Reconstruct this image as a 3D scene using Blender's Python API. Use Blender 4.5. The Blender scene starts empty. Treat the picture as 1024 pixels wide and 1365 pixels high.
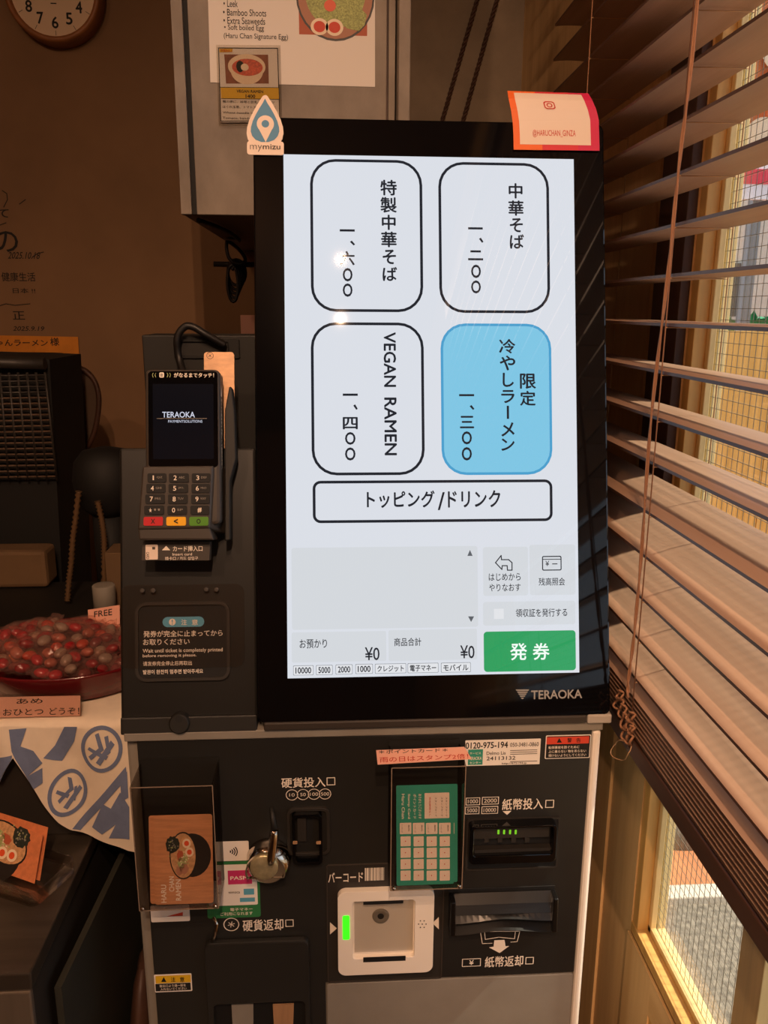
import bpy, bmesh, math, random
from mathutils import Vector as V, Matrix
random.seed(7)
sc = bpy.context.scene
COL = sc.collection
PI = math.pi

# ------------------------------------------------------------------ camera
F, PITCH, YAW, ROLL = 1087.45, 13.965, 3.444, -.346
CW, CH = 1024.0, 1365.0
CAM = V((0, 0, 1.5))
_p, _y, _r = (math.radians(a) for a in (PITCH, YAW, ROLL))
FWD = V((math.sin(_y)*math.cos(_p), math.cos(_y)*math.cos(_p), -math.sin(_p)))
_rt = V((math.cos(_y), -math.sin(_y), 0)); _up = _rt.cross(FWD)
RT = _rt*math.cos(_r) - _up*math.sin(_r); UP = _rt*math.sin(_r) + _up*math.cos(_r)
cd = bpy.data.cameras.new('camera'); cam = bpy.data.objects.new('camera', cd); COL.objects.link(cam)
cd.sensor_fit = 'VERTICAL'; cd.sensor_height = 24; cd.lens = F/CH*24; cd.clip_start = .02
cam.matrix_world = Matrix(((RT.x, UP.x, -FWD.x, CAM.x), (RT.y, UP.y, -FWD.y, CAM.y), (RT.z, UP.z, -FWD.z, CAM.z), (0, 0, 0, 1)))
sc.camera = cam
sc.view_settings.view_transform = 'Standard'; sc.view_settings.look = 'None'
sc.view_settings.gamma = 1; sc.view_settings.use_curve_mapping = False
sc.view_settings.exposure = 0.0
sc.cycles.transparent_max_bounces = 24

# ------------------------------------------------------------------ light
w = bpy.data.worlds.new('sky'); sc.world = w; w.use_nodes = True
bg = w.node_tree.nodes['Background']; bg.inputs[0].default_value = (.74, .84, 1, 1); bg.inputs[1].default_value = 1.4
def light(name, kind, loc, aim, energy, color, **k):
    d = bpy.data.lights.new(name, kind); o = bpy.data.objects.new(name, d); COL.objects.link(o)
    o.location = loc; d.energy = energy; d.color = color
    o.rotation_euler = (V(aim)-V(loc)).to_track_quat('-Z', 'Y').to_euler()
    for a, b in k.items(): setattr(d, a, b)
    return o
light('sun', 'SUN', (5, -1, 6), (5-.70, -1+.06, 6-.85), 10.5, (1, .87, .68), angle=.045)
WARM = (1, .605, .375)
light('ceiling_spot', 'SPOT', (.02, -.39, 2.42), (.10, .86, 1.05), 42, WARM, spot_size=math.radians(100), spot_blend=.9, shadow_soft_size=.005)
light('ceiling_spot_rear', 'SPOT', (.02, -.76, 2.42), (.38, .95, .7), 54, WARM, spot_size=math.radians(100), spot_blend=.9, shadow_soft_size=.005)
light('room_fill', 'POINT', (-.62, -.55, 2.5), (0, 0, 0), 23, WARM, shadow_soft_size=.03)  # added fill without a known source, brightens the dim room
light('post_fill_spot', 'SPOT', (-.32, -2.2, 2.5), (.43, .98, .72), 120, WARM, spot_size=math.radians(15), spot_blend=.8, shadow_soft_size=.02)  # added narrow spot that brightens the wood post by the window
light('counter_fill', 'POINT', (-.95, .35, 2.5), (0, 0, 0), 5.5, WARM, shadow_soft_size=.06)  # added fill for the dark left wall and counter, source unseen

# ------------------------------------------------------------------ materials
def lin(c):
    if isinstance(c, str): c = [int(c[i:i+2], 16)/255 for i in (0, 2, 4)]
    return tuple((x/12.92 if x <= .04045 else ((x+.055)/1.055)**2.4) for x in c[:3]) + (1,)
MATS = {}
def mat(name, col, rough=.5, metal=0, spec=.5, emit=None, strength=1.0, var=0, scale=(20, 20, 20), detail=4, col2=None, bump=0):
    m = bpy.data.materials.new(name); m.use_nodes = True; nt = m.node_tree
    b = nt.nodes['Principled BSDF']; c = lin(col)
    b.inputs['Base Color'].default_value = c; b.inputs['Roughness'].default_value = rough
    b.inputs['Metallic'].default_value = metal; b.inputs['Specular IOR Level'].default_value = spec
    if emit is not None:
        b.inputs['Emission Color'].default_value = lin(emit); b.inputs['Emission Strength'].default_value = strength
    if var or col2 or bump:
        tc = nt.nodes.new('ShaderNodeTexCoord'); mp = nt.nodes.new('ShaderNodeMapping'); mp.inputs['Scale'].default_value = scale
        nz = nt.nodes.new('ShaderNodeTexNoise'); nz.inputs['Scale'].default_value = 1; nz.inputs['Detail'].default_value = detail; nz.inputs['Roughness'].default_value = .6
        nt.links.new(tc.outputs['Object'], mp.inputs[0]); nt.links.new(mp.outputs[0], nz.inputs['Vector'])
        rp = nt.nodes.new('ShaderNodeValToRGB'); e = rp.color_ramp.elements
        e[0].position = .33; e[1].position = .67
        k = 1-var
        e[0].color = (c[0]*k, c[1]*k, c[2]*k, 1); e[1].color = lin(col2) if col2 else tuple(min(1, x*(1+var)) for x in c[:3])+(1,)
        nt.links.new(nz.outputs['Fac'], rp.inputs[0]); nt.links.new(rp.outputs[0], b.inputs['Base Color'])
        if bump:
            bp = nt.nodes.new('ShaderNodeBump'); bp.inputs['Strength'].default_value = bump; bp.inputs['Distance'].default_value = .002
            nt.links.new(nz.outputs['Fac'], bp.inputs['Height']); nt.links.new(bp.outputs[0], b.inputs['Normal'])
    MATS[name] = m; return m
def clear(name, tint=(1, 1, 1), refl=.06, rough=.02, graze=.5):
    m = bpy.data.materials.new(name); m.use_nodes = True; nt = m.node_tree; nt.nodes.clear()
    o = nt.nodes.new('ShaderNodeOutputMaterial'); mx = nt.nodes.new('ShaderNodeMixShader')
    t = nt.nodes.new('ShaderNodeBsdfTransparent'); t.inputs[0].default_value = (*tint, 1)
    g = nt.nodes.new('ShaderNodeBsdfGlossy'); g.inputs['Roughness'].default_value = rough
    lw = nt.nodes.new('ShaderNodeLayerWeight'); lw.inputs[0].default_value = .25
    mr = nt.nodes.new('ShaderNodeMapRange'); mr.inputs['To Min'].default_value = refl; mr.inputs['To Max'].default_value = graze
    nt.links.new(lw.outputs['Fresnel'], mr.inputs['Value']); nt.links.new(mr.outputs[0], mx.inputs[0])
    nt.links.new(t.outputs[0], mx.inputs[1]); nt.links.new(g.outputs[0], mx.inputs[2]); nt.links.new(mx.outputs[0], o.inputs[0])
    MATS[name] = m; return m

mat('plaster', '8a6a4c', .9, var=.12, scale=(3, 3, 3), bump=.2)
mat('concrete', '93836f', .85, var=.16, scale=(9, 9, 9), detail=8, bump=.2)
mat('concrete_board', '93887c', .8, var=.22, scale=(11, 11, 7), detail=9)
mat('dark_floor', '4a3a2e', .6, var=.2, scale=(6, 6, 6))
mat('ceiling', '6e5a48', .9)
mat('gloss_black', '08080a', .06, spec=.5)
mat('piano_black', '0c0b0b', .3)
mat('satin_black', '161513', .42, var=.12, scale=(5, 5, 9))
mat('panel_black', '232220', .38, var=.15, scale=(4, 4, 6))
mat('soft_black', '15130f', .6)
mat('matte_black', '0b0a09', .7)
mat('charcoal', '2a2622', .5, var=.08)
mat('graphite', '3b342e', .45)
mat('grey_panel', '8a8378', .5, var=.06)
mat('silver', 'b9aea0', .35, metal=.6, var=.05)
mat('pale_grey', 'b4aba0', .45)
mat('chrome', 'd8cdbf', .12, metal=1)
mat('brass_disc', 'cfc29a', .38, metal=.7, var=.15, scale=(120, 120, 120))
mat('copper_plate', 'c0946c', .42, metal=.2, var=.18, scale=(40, 400, 6))
mat('white_plastic', 'f0e6d8', .4)
mat('white_paper', 'eee6dc', .8)
mat('pink_paper', 'f0b9a4', .8)
mat('peach_paper', 'f0b098', .8)
mat('black_ink', '17130f', .7)
mat('grey_ink', '4a423c', .7)
mat('white_ink', 'efe3d2', .6)
mat('red_ink', 'c23a28', .7)
mat('screen_white', '050505', .02, spec=.35, emit='dbdfe7', strength=1)
mat('screen_grey', '050505', .02, spec=.35, emit='d4d8dd', strength=1)
mat('screen_chip', '050505', .02, spec=.35, emit='e2e4e8', strength=1)
mat('screen_blue', '050505', .02, spec=.35, emit='7fc6e4', strength=1)
mat('screen_blue_edge', '050505', .02, spec=.35, emit='4a9fcd', strength=1)
mat('screen_green', '050505', .02, spec=.35, emit='2f9f5f', strength=1)
mat('screen_ink', '050505', .02, spec=.35, emit='23262d', strength=1)
mat('screen_dim', '050505', .02, spec=.35, emit='5e6268', strength=1)
mat('screen_bright', '050505', .02, spec=.35, emit='f2fff6', strength=1)
mat('led_green', '103008', .3, emit='38ff18', strength=1.6)
mat('led_small', '103008', .3, emit='7cc828', strength=1)
mat('term_screen', '050507', .1, emit='0a0a0e', strength=1)
mat('term_text', '101010', .2, emit='d8dcee', strength=.9)
mat('logo_silver', 'b8b2a8', .35, metal=.5)
mat('sticker_blue', '4f86a8', .6)
mat('sticker_white', 'e6d2c0', .6)
mat('pill_blue', '5aa0bd', .6)
mat('green_print', '2f7a45', .6)
mat('teal_print', '2c8f78', .6, var=.06, scale=(30, 30, 30))
mat('magenta_print', 'c8326a', .6)
mat('cyan_print', '5aa4bc', .6)
mat('red_print', 'd2452c', .6)
mat('yellow_print', 'e2b51c', .6)
mat('insta_orange', 'e86a2a', .6)
mat('insta_red', 'd2323c', .6)
mat('insta_pink', 'cc2550', .6)
mat('card_wood', 'c88a5e', .6, var=.16, scale=(30, 300, 300))
mat('card_orange', 'cf7a4c', .6, var=.12, scale=(120, 120, 120))
mat('bowl_black', '241e1a', .5)
mat('soup', 'c8986a', .5, var=.25, scale=(260, 260, 260))
mat('egg_white', 'f0d8b8', .5)
mat('yolk', 'e2552a', .5)
mat('nori', '22281e', .7, var=.4, scale=(300, 300, 300))
mat('leek', 'a9b070', .7, var=.4, scale=(500, 500, 500))
mat('pork', 'b07a60', .6)
mat('ramen_red', 'd0522c', .5, var=.35, scale=(300, 300, 300))
mat('photo_brown', '8a5238', .6, var=.3, scale=(60, 60, 60))
mat('photo_rust', 'b4593a', .6)
mat('key_red', 'c02028', .4)
mat('key_yellow', 'f0b018', .4)
mat('key_green', '4f8a1c', .4)
mat('slat_wood', 'a07e66', .45, var=.07, scale=(45, 2, 45), col2='a98870')
mat('dark_wood_shade', '4a2c1c', .45, var=.25, scale=(60, 3, 60))
mat('cord_brown', '94684a', .8)
mat('string_tan', 'c39a72', .8)
mat('gold_wood', 'e2b77c', .5, var=.10, scale=(30, 30, 2.5), col2='ecc58c', detail=6)
mat('gold_wood_flat', 'e2b77c', .5, var=.10, scale=(30, 2.5, 30), col2='ecc58c', detail=6)
mat('sash_wood', 'd8a860', .5, var=.15, scale=(60, 60, 4))
mat('sash_pale', 'e6c88c', .5, var=.1, scale=(60, 60, 4))
mat('brown_wood_shade', '4c2f20', .55, var=.25, scale=(40, 40, 3))
mat('wire', '8d8474', .4, metal=.4)
clear('pane', (.97, .98, .97), .03, .01, .35)
clear('acrylic', (.97, .96, .95), .05, .03, .35)
clear('acrylic_smoke', (.74, .70, .66), .06, .04, .35)
clear('plastic_clear', (.93, .92, .90), .07, .03, .4)
def film(name, tint, col, fac):
    m = bpy.data.materials.new(name); m.use_nodes = True; nt = m.node_tree; b = nt.nodes['Principled BSDF']; b.inputs['Base Color'].default_value = lin(col); b.inputs['Roughness'].default_value = .07
    t = nt.nodes.new('ShaderNodeBsdfTransparent'); t.inputs[0].default_value = (*tint, 1); mx = nt.nodes.new('ShaderNodeMixShader'); mx.inputs[0].default_value = fac
    nt.links.new(t.outputs[0], mx.inputs[1]); nt.links.new(b.outputs[0], mx.inputs[2]); nt.links.new(mx.outputs[0], nt.nodes['Material Output'].inputs[0]); MATS[name] = m
film('wrapper_film', (.97, .90, .87), 'b08a80', .11)
mat('asphalt', '6e6a63', .9, var=.5, scale=(70, 70, 70), detail=9, col2='8f897e')
mat('brick_orange', 'b4764e', .9, var=.15, scale=(30, 8, 8))
mat('kerb_white', 'c4c0b6', .8)
mat('plywood', 'd8a850', .7, var=.14, scale=(25, 25, 2), col2='e4b868')
mat('stone_grey', '6f6c66', .9, var=.2, scale=(20, 20, 20))
mat('pole_grey', '8d8c8b', .5, metal=.2)
mat('house_pale', 'cfcdbf', .9, var=.06)
mat('house_grey', 'a9aaa4', .9)
mat('window_dark', '2c3436', .2)
mat('leaf_green', '2f8f62', .7)
mat('banner_orange', 'c8683a', .9)
mat('banner_pale', 'd8cfc4', .9)
mat('sign_white', 'f2eef6', .6)
mat('sign_red', 'd8304a', .6)
mat('clock_wood', '9a6238', .5, var=.15, scale=(20, 20, 20))
mat('clock_face', 'e8ccac', .7)
mat('banner_strip', 'dc8a28', .7, var=.1, scale=(20, 20, 20))
mat('lacquer', '5e1216', .2, spec=.6)
mat('cloth', 'eadac4', .9, var=.05, scale=(30, 30, 30))
mat('cloth_blue', '6f7c9c', .9, var=.08, scale=(60, 60, 60))
mat('steel_dark', '51483f', .3, metal=.6, var=.2, scale=(4, 40, 4))
mat('steel', '8a7c6c', .3, metal=.6, var=.1, scale=(40, 4, 4))
mat('cabinet_dark', '2c2722', .5, var=.1)
mat('green_dark', '34332b', .5, var=.15, scale=(6, 6, 12))
mat('brown_leather', '4c3226', .55, var=.2, scale=(20, 20, 20))
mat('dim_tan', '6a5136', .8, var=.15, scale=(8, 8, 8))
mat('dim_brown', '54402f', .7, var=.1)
mat('hose_metal', '6e543a', .35, metal=.3)
mat('cable', '100d0c', .5)
mat('edge_dark', '3b2f28', .5)
mat('acrylic_edge_glint', '8a7766', .15)
for i, c in enumerate(('a0222a', '80181f', 'b0402a', 'a05c4c', '8a7a6c', '6c2e2e')):
    mat('candy%d' % i, c, .25, var=.2, scale=(80, 80, 80))
mat('candy_orange', 'd87a24', .25); mat('candy_green', '6d7a2a', .25)

# ------------------------------------------------------------------ helpers
class Plane:
    def __init__(s, o, U, Vv): s.o = V(o); s.U = V(U).normalized(); s.V = V(Vv).normalized(); s.N = s.U.cross(s.V)
    def at(s, u, v, n=0): return s.o + s.U*u + s.V*v + s.N*n
    def off(s, d): return Plane(s.o + s.N*d, s.U, s.V)
    def uv(s, px, py):
        d = FWD + RT*((px-512)/F) - UP*((py-682.5)/F)
        t = (s.o-CAM).dot(s.N)/d.dot(s.N); h = CAM + d*t - s.o
        return h.dot(s.U), h.dot(s.V)
    def box(s, x0, y0, x1, y1):
        xm, ym = (x0+x1)/2, (y0+y1)/2
        return s.uv(x0, ym)[0], s.uv(xm, y1)[1], s.uv(x1, ym)[0], s.uv(xm, y0)[1]
    def pts(s, L): return [s.uv(*p) for p in L]
def on(pl, px, py, n=0):
    q = pl.off(n); return q.at(*q.uv(px, py))
def rr(u0, v0, u1, v1, r, seg=6):
    r = max(min(r, (u1-u0)/2-1e-6, (v1-v0)/2-1e-6), 1e-6); P = []
    for cx, cy, a in ((u1-r, v1-r, 0), (u0+r, v1-r, 90), (u0+r, v0+r, 180), (u1-r, v0+r, 270)):
        for k in range(seg+1):
            t = math.radians(a+90*k/seg); P.append((cx+r*math.cos(t), cy+r*math.sin(t)))
    return P
def circ(cx, cy, rx, ry=None, n=28, a0=0, a1=2*PI):
    ry = rx if ry is None else ry
    return [(cx+rx*math.cos(a0+(a1-a0)*k/n), cy+ry*math.sin(a0+(a1-a0)*k/n)) for k in range(n if abs(a1-a0-2*PI) < 1e-6 else n+1)]
_font = {}
def glyphs(s, bold):
    k = (s, bold)
    if k not in _font:
        cu = bpy.data.curves.new('lettering', 'FONT'); cu.body = s; cu.size = 1; cu.resolution_u = 3; cu.offset = bold; cu.fill_mode = 'FRONT'
        o = bpy.data.objects.new('lettering', cu); COL.objects.link(o)
        me = bpy.data.meshes.new_from_object(o.evaluated_get(bpy.context.evaluated_depsgraph_get()))
        vs = [(v.co.x, v.co.y) for v in me.vertices]; fs = [tuple(p.vertices) for p in me.polygons]
        bpy.data.objects.remove(o); bpy.data.curves.remove(cu); bpy.data.meshes.remove(me)
        _font[k] = (vs, fs)
    return _font[k]
class MB:
    def __init__(s): s.bm = bmesh.new(); s.mats = []
    def mi(s, m):
        if m not in s.mats: s.mats.append(m)
        return s.mats.index(m)
    def face(s, pts, m, smooth=False):
        try: f = s.bm.faces.new([s.bm.verts.new(p) for p in pts])
        except ValueError: return
        f.material_index = s.mi(m); f.smooth = smooth
    def prism(s, A, B, m, cap=True):
        a = [s.bm.verts.new(p) for p in A]; b = [s.bm.verts.new(p) for p in B]; n = len(a); i = s.mi(m); fs = []
        for k in range(n): fs.append(s.bm.faces.new((a[k], a[(k+1) % n], b[(k+1) % n], b[k])))
        if cap: fs.append(s.bm.faces.new(a[::-1])); fs.append(s.bm.faces.new(b))
        for f in fs: f.material_index = i
        return s
    def poly(s, pl, P, n0, n1, m):
        if n1 is None: s.face([pl.at(u, v, n0) for u, v in P], m)
        else: s.prism([pl.at(u, v, n0) for u, v in P], [pl.at(u, v, n1) for u, v in P], m)
        return s
    def ring(s, pl, P, Q, n0, n1, m):     # wall between outline P (outside) and Q (inside)
        i = s.mi(m); L = [[s.bm.verts.new(pl.at(u, v, n)) for u, v in X] for X, n in ((P, n0), (P, n1), (Q, n1), (Q, n0))]
        k = len(P)
        for a in range(4 if n0 != n1 else 0):
            A, B = L[a], L[(a+1) % 4]
            for j in range(k): f = s.bm.faces.new((A[j], A[(j+1) % k], B[(j+1) % k], B[j])); f.material_index = i
        if n0 == n1:
            A, B = L[1], L[2]
            for j in range(k): f = s.bm.faces.new((A[j], A[(j+1) % k], B[(j+1) % k], B[j])); f.material_index = i
        return s
    def bx(s, a, b, m):
        (x0, y0, z0), (x1, y1, z1) = a, b
        P = [(x0, y0), (x1, y0), (x1, y1), (x0, y1)]
        s.prism([V((x, y, z0)) for x, y in P], [V((x, y, z1)) for x, y in P], m); return s
    def tube(s, pts, r, m, seg=8, closed=False):
        pts = [V(p) for p in pts]; n = len(pts); rs = r if isinstance(r, (list, tuple)) else [r]*n; i = s.mi(m)
        t0 = (pts[1]-pts[0]).normalized(); ref = V((0, 0, 1)) if abs(t0.z) < .9 else V((1, 0, 0)); nx = t0.cross(ref).normalized(); rings = []
        for k in range(n):
            t = ((pts[(k+1) % n] - pts[k-1]) if closed else (pts[min(k+1, n-1)]-pts[max(k-1, 0)])).normalized()
            nx = (nx - t*nx.dot(t)).normalized(); ny = t.cross(nx)
            rings.append([s.bm.verts.new(pts[k] + (nx*math.cos(2*PI*j/seg) + ny*math.sin(2*PI*j/seg))*rs[k]) for j in range(seg)])
        for k in range(n if closed else n-1):
            A, B = rings[k], rings[(k+1) % n]
            for j in range(seg):
                f = s.bm.faces.new((A[j], A[(j+1) % seg], B[(j+1) % seg], B[j])); f.material_index = i; f.smooth = True
        if not closed:
            for R_, q in ((rings[0], -1), (rings[-1], 1)):
                f = s.bm.faces.new(R_[::q]); f.material_index = i
        return s
    def lathe(s, pl, prof, m, seg=32, cu=0, cv=0, sx=1, sy=1, caps=True):    # prof: (radius, height along N)
        i = s.mi(m); rings = [[s.bm.verts.new(pl.at(cu+r*sx*math.cos(2*PI*j/seg), cv+r*sy*math.sin(2*PI*j/seg), h)) for j in range(seg)] for r, h in prof]
        for A, B in zip(rings, rings[1:]):
            for j in range(seg): f = s.bm.faces.new((A[j], A[(j+1) % seg], B[(j+1) % seg], B[j])); f.material_index = i; f.smooth = True
        if caps:
            f = s.bm.faces.new(rings[0][::-1]); f.material_index = i; f = s.bm.faces.new(rings[-1]); f.material_index = i
        return s
    def text(s, pl, string, b, n, m, rot=0, bold=.008, skew=0):    # lettering fitted to the box b = u0,v0,u1,v1
        vs0, fs = glyphs(string, min(bold, 0))
        if not vs0: return s
        xs = [v[0] for v in vs0]; ys = [v[1] for v in vs0]; em = bold if bold > 0 else 0
        for c_, (dx, dy) in enumerate(((-em, 0), (em, 0), (0, em), (0, -em)) if em else ((0, 0),)):
            vs = [(x+dx, y+dy) for x, y in vs0]; q = [min(xs)-em, max(xs)+em, min(ys)-em, max(ys)+em]
            for _ in range(rot//90): vs = [(y, -x) for x, y in vs]; q = [q[2], q[3], -q[1], -q[0]]      # clockwise quarter turns
            x0, x1, y0, y1 = q
            ku = (b[2]-b[0])/max(x1-x0, 1e-6); kv = (b[3]-b[1])/max(y1-y0, 1e-6); i = s.mi(m)
            bv = [s.bm.verts.new(pl.at(b[0]+(x-x0)*ku+skew*(y-y0)*kv, b[1]+(y-y0)*kv, n+c_*.00003)) for x, y in vs]
            for f in fs:
                try: q_ = s.bm.faces.new([bv[k] for k in f]); q_.material_index = i
                except ValueError: pass
        return s
    def strokes(s, pl, L, wd, n, m):
        for a, b in zip(L, L[1:]):
            d = V((b[0]-a[0], b[1]-a[1])); 
            if d.length < 1e-7: continue
            e = d.normalized()*wd*.4; q = V((-d.y, d.x)).normalized()*wd/2
            s.face([pl.at(*(V(a)-e-q), n), pl.at(*(V(b)+e-q), n), pl.at(*(V(b)+e+q), n), pl.at(*(V(a)-e+q), n)], m)
        return s
    def build(s, name, parent=None, base=None, bevel=0, smooth=False, recalc=True):
        if recalc: bmesh.ops.recalc_face_normals(s.bm, faces=s.bm.faces[:])
        me = bpy.data.meshes.new(name); root = V(base) if base is not None else V((0, 0, 0))
        if parent is not None:
            p = parent; root = V((0, 0, 0))
            while p is not None: root += p.location; p = p.parent
        for v in s.bm.verts: v.co -= root
        s.bm.to_mesh(me); s.bm.free()
        for m in s.mats: me.materials.append(MATS[m])
        o = bpy.data.objects.new(name, me); COL.objects.link(o)
        if parent is not None: o.parent = parent
        else: o.location = root
        if smooth:
            for p in me.polygons: p.use_smooth = True
        if bevel:
            b = o.modifiers.new('bevel', 'BEVEL'); b.width = bevel; b.segments = 2; b.limit_method = 'ANGLE'; b.angle_limit = math.radians(40)
        return o
def tag(o, label, cat, group=None):
    o['label'] = label; o['category'] = cat
    if group: o['group'] = group
    return o
def thing(name, base, label, cat, group=None):
    o = bpy.data.objects.new(name, None); COL.objects.link(o); o.location = base; o.empty_display_size = .05
    return tag(o, label, cat, group)
def struct(name, mb, base=None, **k):
    o = mb.build(name, None, base, **k); o['kind'] = 'structure'; return o
def lab(o, t): o['label'] = t; return o
def inset(P4, d): u0, v0, u1, v1 = P4; return (u0+d, v0+d, u1-d, v1-d)

# planes of the machine
T_ = math.radians(14.5)
SC = Plane((.1105, .9375, 1.3782), (1, 0, 0), (0, math.sin(T_), math.cos(T_)))       # display glass
LF = SC.off(-.012)                                                                   # left payment unit front
TM = LF.off(.050)                                                                    # terminal face
TK = LF.off(.056)
BD = Plane((0, .857, 0), (1, 0, 0), (0, 0, 1))                                       # lower front
HZ = lambda z: Plane((0, 0, z), (1, 0, 0), (0, 1, 0))
YP = lambda y: Plane((0, y, 0), (1, 0, 0), (0, 0, 1))

# ------------------------------------------------------------------ the room
XW = .415
WZ0, WZ1, WY0, WY1 = .632, 2.25, -.35, .975
struct('floor', MB().bx((-2.2, -2.6, -.05), (XW+.06, 2.32, 0), 'dark_floor'))
struct('ceiling', MB().bx((-2.2, -2.6, 2.7), (XW+.06, 2.32, 2.75), 'ceiling'))
struct('wall_back', MB().bx((-2.2, 2.3, 0), (.1, 2.4, 2.7), 'plaster'))
struct('wall_left', MB().bx((-2.26, -2.6, 0), (-2.2, 2.4, 2.7), 'plaster'))
struct('wall_front', MB().bx((-2.2, -2.66, 0), (XW+.06, -2.6, 2.7), 'plaster'))
struct('wall_alcove', MB().bx((.1, 1.95, 0), (XW+.06, 2.4, 2.7), 'concrete'))
struct('trim_1', MB().bx((.1, 1.36, 1.2), (.118, 1.95, 2.7), 'concrete_board'), bevel=.002)
wr = MB()
wr.bx((XW, -2.6, 0), (XW+.06, WY0, 2.7), 'gold_wood').bx((XW, 1.09, 0), (XW+.06, 1.95, 2.7), 'gold_wood')
wr.bx((XW, WY0, WZ1), (XW+.06, 1.09, 2.7), 'gold_wood')
struct('wall_right', wr)
struct('trim_2', MB().bx((XW+.004, WY1, 0), (XW+.040, 1.088, WZ1), 'gold_wood'))
struct('post_shade_strip', MB().bx((XW-.008, WY1, 1.13), (XW+.004, 1.06, WZ1), 'brown_wood_shade'), bevel=.001)  # dark colour stands in for the blind's shade on the post face
# lower boarded part of the door with a recessed diagonal panel
lw = MB().bx((XW+.004, WY0, 0), (XW+.044, WY1, WZ0-.001), 'gold_wood_flat')
lw.bx((XW, .885, .0), (XW+.006, WY1, WZ0-.001), 'gold_wood').bx((XW, WY0, .575), (XW+.006, .885, WZ0-.001), 'gold_wood_flat')
lw.bx((XW+.002, .873, .05), (XW+.006, .885, .575), 'sash_wood').bx((XW+.002, WY0, .563), (XW+.006, .873, .575), 'sash_wood')
struct('door_1', lw)
# window: sash, outer jamb, mullion, panes with wire mesh
win = bpy.data.objects.new('window_1', None); COL.objects.link(win); win.location = (XW+.03, .4, WZ0); win['kind'] = 'structure'
fr = MB()
fr.bx((XW+.006, WY1-.018, WZ0), (XW+.022, WY1, WZ1), 'sash_wood').bx((XW+.022, WY1-.026, WZ0), (XW+.030, WY1-.002, WZ1), 'sash_pale')
fr.bx((XW+.004, WY0, WZ0), (XW+.022, WY1, WZ0+.016), 'sash_wood').bx((XW+.022, WY0, WZ0), (XW+.030, WY1, WZ0+.024), 'sash_pale')
fr.bx((XW+.034, WY1-.020, WZ0), (XW+.046, WY1+.004, WZ1), 'sash_pale').bx((XW+.034, WY0, WZ0-.02), (XW+.046, WY1, WZ0+.018), 'sash_pale')
fr.build('window_frame', win, bevel=.001)
mu = MB().bx((XW+.006, .655, WZ0+.02), (XW+.046, .70, 1.02), 'sash_pale').build('mullion', win, bevel=.001)
MB().bx((XW+.0305, WY0, WZ0), (XW+.0335, WY1, WZ1), 'pane').build('window_pane', win)
wm = MB(); r = .00028
for k in range(int((WY1-WY0)/.0127)):
    y = WY1-.028-k*.0127; wm.bx((XW+.0317-r, y-r, WZ0+.02), (XW+.0317+r, y+r, WZ1), 'wire')
for k in range(int((WZ1-WZ0)/.0127)):
    z = WZ0+.02+k*.0127; wm.bx((XW+.0317-r, WY0, z-r), (XW+.0317+r, WY1-.02, z+r), 'wire')
wm.build('wire_mesh', win)

# ------------------------------------------------------------------ outdoors
struct('street', MB().bx((XW+.06, -6, -.06), (14, 1.765, 0), 'asphalt'))
struct('pavement', MB().bx((XW+.06, 1.815, -.06), (14, 12, .02), 'brick_orange'))
struct('kerb', MB().bx((XW+.06, 1.765, -.06), (14, 1.815, .022), 'kerb_white'), bevel=.004)
gb = MB().lathe(HZ(.02), [(.17, 0), (.17, .05), (.15, .09), (.03, .10)], 'stone_grey', 28, cu=.99, cv=2.12)
b = thing('banner_pole', (.99, 2.12, .02), 'grey metal pole on a round grey stone base outside the window', 'pole')
gb.build('base', b); MB().tube([(.955, 2.12, .1), (.955, 2.12, 2.6)], .013, 'pole_grey', 12).build('pole', b)
t = thing('plywood_hoarding', (2.3, 3.4, .02), 'yellow sunlit plywood hoarding standing across the pavement', 'hoarding')
h = MB()
for k in range(7): h.bx((1.60+k*.262, 3.4, .06), (1.60+k*.262+.258, 3.43, 1.42), 'plywood')
h.build('board', t)
for k in range(3): MB().bx((1.64+k*.85, 3.43, .02), (1.70+k*.85, 3.49, 1.38), 'sash_wood').build('post', t)
t = thing('pale_house', (5, 9, .02), 'pale plastered house beyond the plywood hoarding', 'building')
MB().bx((2.9, 8, .02), (9, 11, 3.0), 'house_pale').build('wall', t)
MB().bx((2.7, 7.9, 3.0), (9.2, 11.1, 3.25), 'house_grey').build('eaves', t)
for x in (3.55, 4.35, 5.2):
    f = MB().bx((x, 7.97, 1.45), (x+.42, 8, 1.95), 'window_dark').build('window', t)
    MB().bx((x-.03, 7.96, 1.40), (x+.45, 7.985, 1.45), 'house_grey').build('sill', f)
for k, x in enumerate((2.35, 2.85, 3.35)):
    t = thing('planter_shrub', (x, 4.6, .02), ['green shrub behind the hoarding, nearest the grey pole', 'green shrub behind the middle of the hoarding', 'green shrub behind the right end of the hoarding'][k], 'shrub', 'shrubs behind the hoarding')
    m = MB()
    for j in range(160):
        a, e = random.uniform(0, 2*PI), random.uniform(-1, 1); rr_ = .22*random.uniform(.75, 1)
        c = V((x+rr_*math.cos(a)*math.sqrt(1-e*e), 4.6+rr_*math.sin(a)*math.sqrt(1-e*e), 1.36+rr_*e*.5)); d = V((random.uniform(-1, 1), random.uniform(-1, 1), random.uniform(-.4, 1))).normalized()*.05; q = d.cross(V((.3, .5, .7))).normalized()*.022
        m.face([c-d, c+q, c+d, c-q], 'leaf_green')
    m.build('foliage', t); MB().tube([(x, 4.6, .02), (x, 4.6, 1.4)], .02, 'brown_wood_shade').build('stem', t)
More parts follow.
